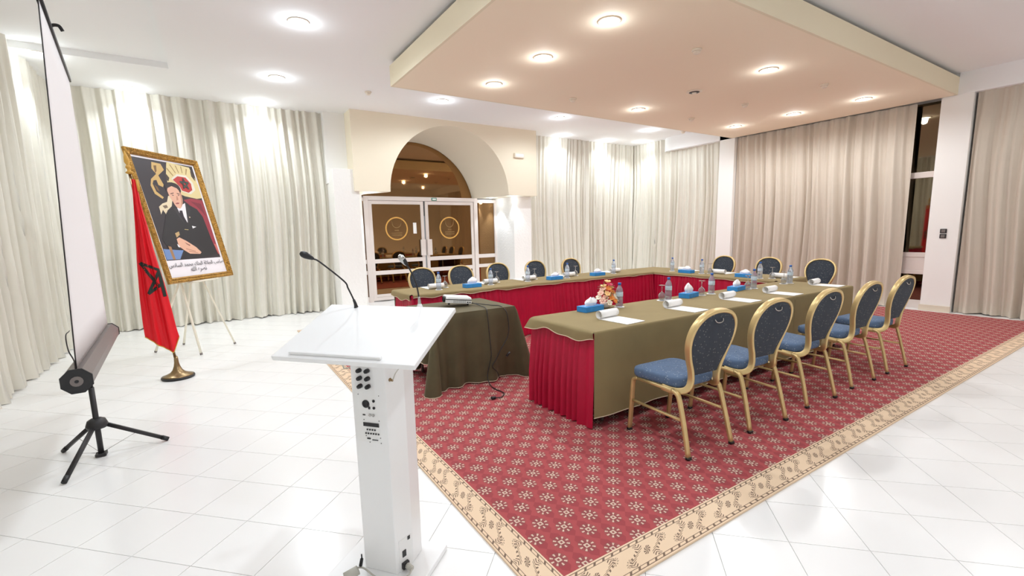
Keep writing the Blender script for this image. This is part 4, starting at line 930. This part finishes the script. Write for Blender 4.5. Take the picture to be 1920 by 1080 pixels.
PRINT = [
('dark',(52,44,48),[(.077,.942),(.914,.946),(.906,.17),(.085,.175)]),
('gold',(205,170,105),[(.319,.926),(.438,.923),(.459,.878),(.354,.827),(.386,.758),(.365,.738),(.312,.751),(.307,.789),(.265,.782),(.239,.756),(.254,.699),(.33,.658),(.306,.645),(.224,.679),(.205,.741),(.239,.791),(.33,.836),(.291,.874)]),
('shade',(120,88,50),[(.33,.9),(.37,.905),(.35,.86),(.32,.84)]),('shade',(120,88,50),[(.26,.75),(.29,.735),(.3,.7),(.27,.71)]),
('crest',(222,204,150),[(.532,.948),(.644,.943),(.862,.934),(.871,.891),(.905,.847),(.918,.788),(.915,.681),(.825,.67),(.644,.683),(.564,.7),(.504,.744),(.448,.776),(.473,.853)]),
('shade',(70,58,48),[(.46,.86),(.5,.82),(.47,.79),(.45,.8)]),('shade',(70,58,48),[(.86,.91),(.9,.86),(.89,.82),(.85,.86)]),
('shade',(160,130,80),[(.56,.93),(.575,.93),(.62,.87),(.61,.865)]),('shade',(160,130,80),[(.64,.93),(.655,.93),(.67,.875),(.66,.87)]),('shade',(160,130,80),[(.72,.93),(.735,.93),(.725,.875),(.715,.875)]),('shade',(160,130,80),[(.8,.92),(.815,.915),(.775,.865),(.765,.868)]),('shade',(160,130,80),[(.5,.89),(.51,.9),(.57,.845),(.56,.838)]),
('medal_rim',(228,222,205),[(.519,.814),(.628,.86),(.766,.859),(.841,.807),(.845,.745),(.75,.704),(.621,.719),(.589,.777)]),
('medallion',(185,55,52),[(.541,.808),(.629,.843),(.748,.842),(.804,.794),(.794,.741),(.722,.715),(.626,.727),(.615,.754),(.576,.786)]),
('throne_back',(152,50,64),[(.601,.65),(.728,.669),(.905,.661),(.905,.595),(.905,.317),(.905,.191),(.853,.211),(.821,.336),(.809,.5),(.737,.573)]),
('shade',(120,36,52),[(.7,.645),(.86,.63),(.88,.52),(.84,.56),(.77,.61)]),
('curl',(228,212,178),[(.219,.582),(.282,.609),(.351,.624),(.394,.672),(.466,.68),(.397,.592),(.315,.555),(.284,.523),(.258,.559),(.214,.523)]),
('shade',(120,100,80),[(.27,.59),(.33,.6),(.34,.58),(.29,.57)]),
('suit',(38,34,37),[(.291,.538),(.41,.586),(.48,.597),(.638,.62),(.766,.581),(.823,.519),(.846,.336),(.874,.205),(.738,.185),(.287,.178),(.357,.225),(.152,.279),(.118,.338),(.204,.436)]),
('lapel',(54,48,52),[(.41,.575),(.466,.58),(.5,.46),(.46,.5)]),('lapel',(54,48,52),[(.61,.62),(.66,.58),(.6,.5),(.55,.45)]),
('shirt',(238,235,238),[(.466,.581),(.608,.626),(.553,.465),(.49,.507)]),
('tie',(42,30,42),[(.486,.561),(.529,.563),(.525,.515),(.547,.465),(.52,.479),(.471,.513)]),
('face',(226,176,150),[(.412,.739),(.45,.755),(.493,.762),(.55,.757),(.588,.739),(.6,.715),(.596,.69),(.59,.655),(.577,.627),(.55,.6),(.517,.579),(.49,.578),(.465,.586),(.445,.608),(.436,.63),(.418,.655),(.409,.676),(.404,.71)]),
('shade',(196,140,116),[(.588,.72),(.596,.69),(.577,.627),(.53,.585),(.56,.64),(.575,.69)]),
('hair',(48,38,40),[(.386,.736),(.395,.755),(.422,.773),(.46,.782),(.507,.785),(.56,.78),(.594,.767),(.61,.745),(.607,.722),(.583,.699),(.575,.725),(.556,.741),(.488,.754),(.422,.735),(.395,.706)]),
('brow',(70,45,42),[(.435,.693),(.487,.703),(.487,.697),(.436,.687)]),('brow',(70,45,42),[(.53,.702),(.572,.698),(.568,.691),(.529,.696)]),
('eye',(52,38,38),[(.448,.681),(.465,.685),(.48,.68),(.465,.677)]),('eye',(52,38,38),[(.534,.685),(.55,.688),(.563,.683),(.549,.68)]),
('mouth',(160,80,80),[(.461,.617),(.492,.624),(.525,.624),(.51,.614),(.475,.611)]),('nose',(190,135,112),[(.511,.677),(.525,.678),(.524,.648),(.494,.641)]),
('hands',(229,180,152),[(.311,.335),(.354,.348),(.437,.32),(.557,.266),(.614,.222),(.588,.209),(.436,.216),(.369,.245),(.308,.279)]),
('finger',(150,100,85),[(.409,.309),(.48,.285),(.466,.277),(.43,.291)]),('finger',(180,126,104),[(.4,.26),(.53,.235),(.53,.23),(.4,.254)]),('finger',(180,126,104),[(.43,.24),(.56,.22),(.56,.216),(.43,.234)]),
('watch',(190,160,112),[(.314,.38),(.378,.394),(.374,.367),(.318,.346)]),('cuff',(235,235,238),[(.293,.298),(.313,.287),(.322,.268),(.296,.273)]),
('pocket',(240,240,242),[(.598,.44),(.663,.432),(.598,.418)]),('button',(200,180,120),[(.47,.412),(.527,.41),(.524,.405),(.467,.408)]),('pin',(220,200,170),[(.6,.515),(.615,.515),(.615,.505),(.6,.505)]),
('cushion',(112,142,192),[(.085,.263),(.176,.256),(.353,.245),(.267,.179),(.085,.181)]),('arm',(165,125,85),[(.162,.284),(.2,.277),(.205,.18),(.17,.18)]),('sleeve',(206,112,104),[(.858,.288),(.904,.28),(.904,.2),(.885,.198)])]
me_v = []; me_f = []; me_m = []; mats = []; cidx = {}
def pm(c):
    if c not in cidx: cidx[c] = len(mats); mats.append(mat('print_%d' % len(mats), c, .45))
    return cidx[c]
def pface(poly, c, lay):
    o0 = len(me_v); me_v.extend([(-W_/2+u*W_, -.004-.00012*lay, v*H_) for u, v in poly]); me_f.append(tuple(range(o0, o0+len(poly)))); me_m.append(pm(c))
pface([(.06, .04), (.94, .04), (.94, .96), (.06, .96)], (242, 238, 242), 0)
for i, (n_, c, p) in enumerate(PRINT): pface(p, c, i+1)
sx, sz, R_ = .70, .785, .06                              # five pointed star in the medallion
sp = [(sx+R_*math.sin(2*PI*i*2/5)*1.15, sz+R_*math.cos(2*PI*i*2/5)*.8) for i in range(5)]
for i in range(5):
    (xa, za), (xb, zb) = sp[i], sp[(i+1) % 5]; L = math.hypot(xb-xa, zb-za); nx, nz = -(zb-za)/L*.006, (xb-xa)/L*.006
    pface([(xa+nx, za+nz), (xb+nx, zb+nz), (xb-nx, zb-nz), (xa-nx, za-nz)], (50, 66, 60), len(PRINT)+2+i)
me = bpy.data.meshes.new('print'); me.from_pydata(me_v, [], me_f)
for m__ in mats: me.materials.append(m__)
me.polygons.foreach_set('material_index', me_m); po = bpy.data.objects.new('print', me); COL.objects.link(po); po.parent = fp
# caption, shaped with Arabic presentation forms and laid out right to left
def ar(forms): return ''.join(chr(c) for c in reversed(forms))
L1 = [0xFEBB,0xFE8E,0xFEA3,0xFE90,0x20,0xFE8D,0xFEDF,0xFEA0,0xFEFC,0xFEDF,0xFE94,0x20,0xFE8D,0xFEDF,0xFEE4,0xFEE0,0xFEDA,0x20,0xFEE3,0xFEA4,0xFEE4,0xFEAA,0x20,0xFE8D,0xFEDF,0xFEB4,0xFE8E,0xFEA9,0xFEB1]
L2 = [0xFEE7,0xFEBC,0xFEAE,0xFEE9,0x20,0xFE8D,0xFEDF,0xFEE0,0xFEEA]
M['ink'] = mat('black_ink', (46, 42, 46), .6)
for forms, v, wd, cu in ((L1, .122, .84, .5), (L2, .078, .24, .49)):
    fc = bpy.data.curves.new('caption', 'FONT'); fc.body = ar(forms); fc.size = .075; fc.align_x = 'CENTER'; fc.extrude = .0003
    fc.materials.append(M['ink']); to = bpy.data.objects.new('caption', fc); COL.objects.link(to); to.parent = fp
    bpy.context.view_layer.update()
    k = (wd*W_)/max(.05, to.dimensions.x); to.scale = (k, min(1.4, max(k, .9)), 1); to.location = (-W_/2+cu*W_, -.0125, v*H_); to.rotation_euler = (PI/2, 0, 0)
    bpy.context.view_layer.update(); tm = bpy.data.meshes.new_from_object(to.evaluated_get(bpy.context.evaluated_depsgraph_get())); tm.name = 'caption'
    t2 = bpy.data.objects.new('caption', tm); COL.objects.link(t2); t2.parent = fp; t2.location, t2.rotation_euler, t2.scale = to.location, to.rotation_euler, to.scale; bpy.data.objects.remove(to)

es = thing('easel', 'cream wooden easel with crossed legs standing under the portrait', 'easel', (-.3, 7.4, 0))
EO = Vector((-.3, 7.4, 0))
def bar(p, q, nm, w_=.014):
    o = MB().sweep([Vector(p)-EO, Vector(q)-EO], rrect(w_, w_*.75, .004, 3)).build(nm, 'cream_paint', es); return o
bb = PB+ny*.03
def leg(p, q):
    o = bar(p, q, 'leg', .013); d = (Vector(q)-Vector(p)).normalized(); MB().tube([Vector(p)-EO-d*.002, Vector(p)-EO+d*.022], .016, 8).build('foot', 'grey_metal', o)
tl = bb+wz*.62-ux*.12+ny*.14; tr = bb+wz*.62+ux*.08+ny*.14
leg((-.277, 7.053, .014), tl); leg((.112, 7.503, .014), tr)
leg((-.797, 7.614, .014), bb+wz*.25-ux*.28+ny*.06+Vector((.12, .1, 0))); leg((-.503, 7.937, .014), bb+wz*.25+ux*.1+ny*.1)
o = MB().sweep([bb-ux*.25-wz*.012-ny*.05-EO, bb+ux*.22-wz*.012-ny*.05-EO], rrect(.04, .009, .004, 3), ref=wz).build('shelf', 'cream_paint', es)
bar(tl+ux*.02, tr-ux*.02, 'cross_bar', .012)
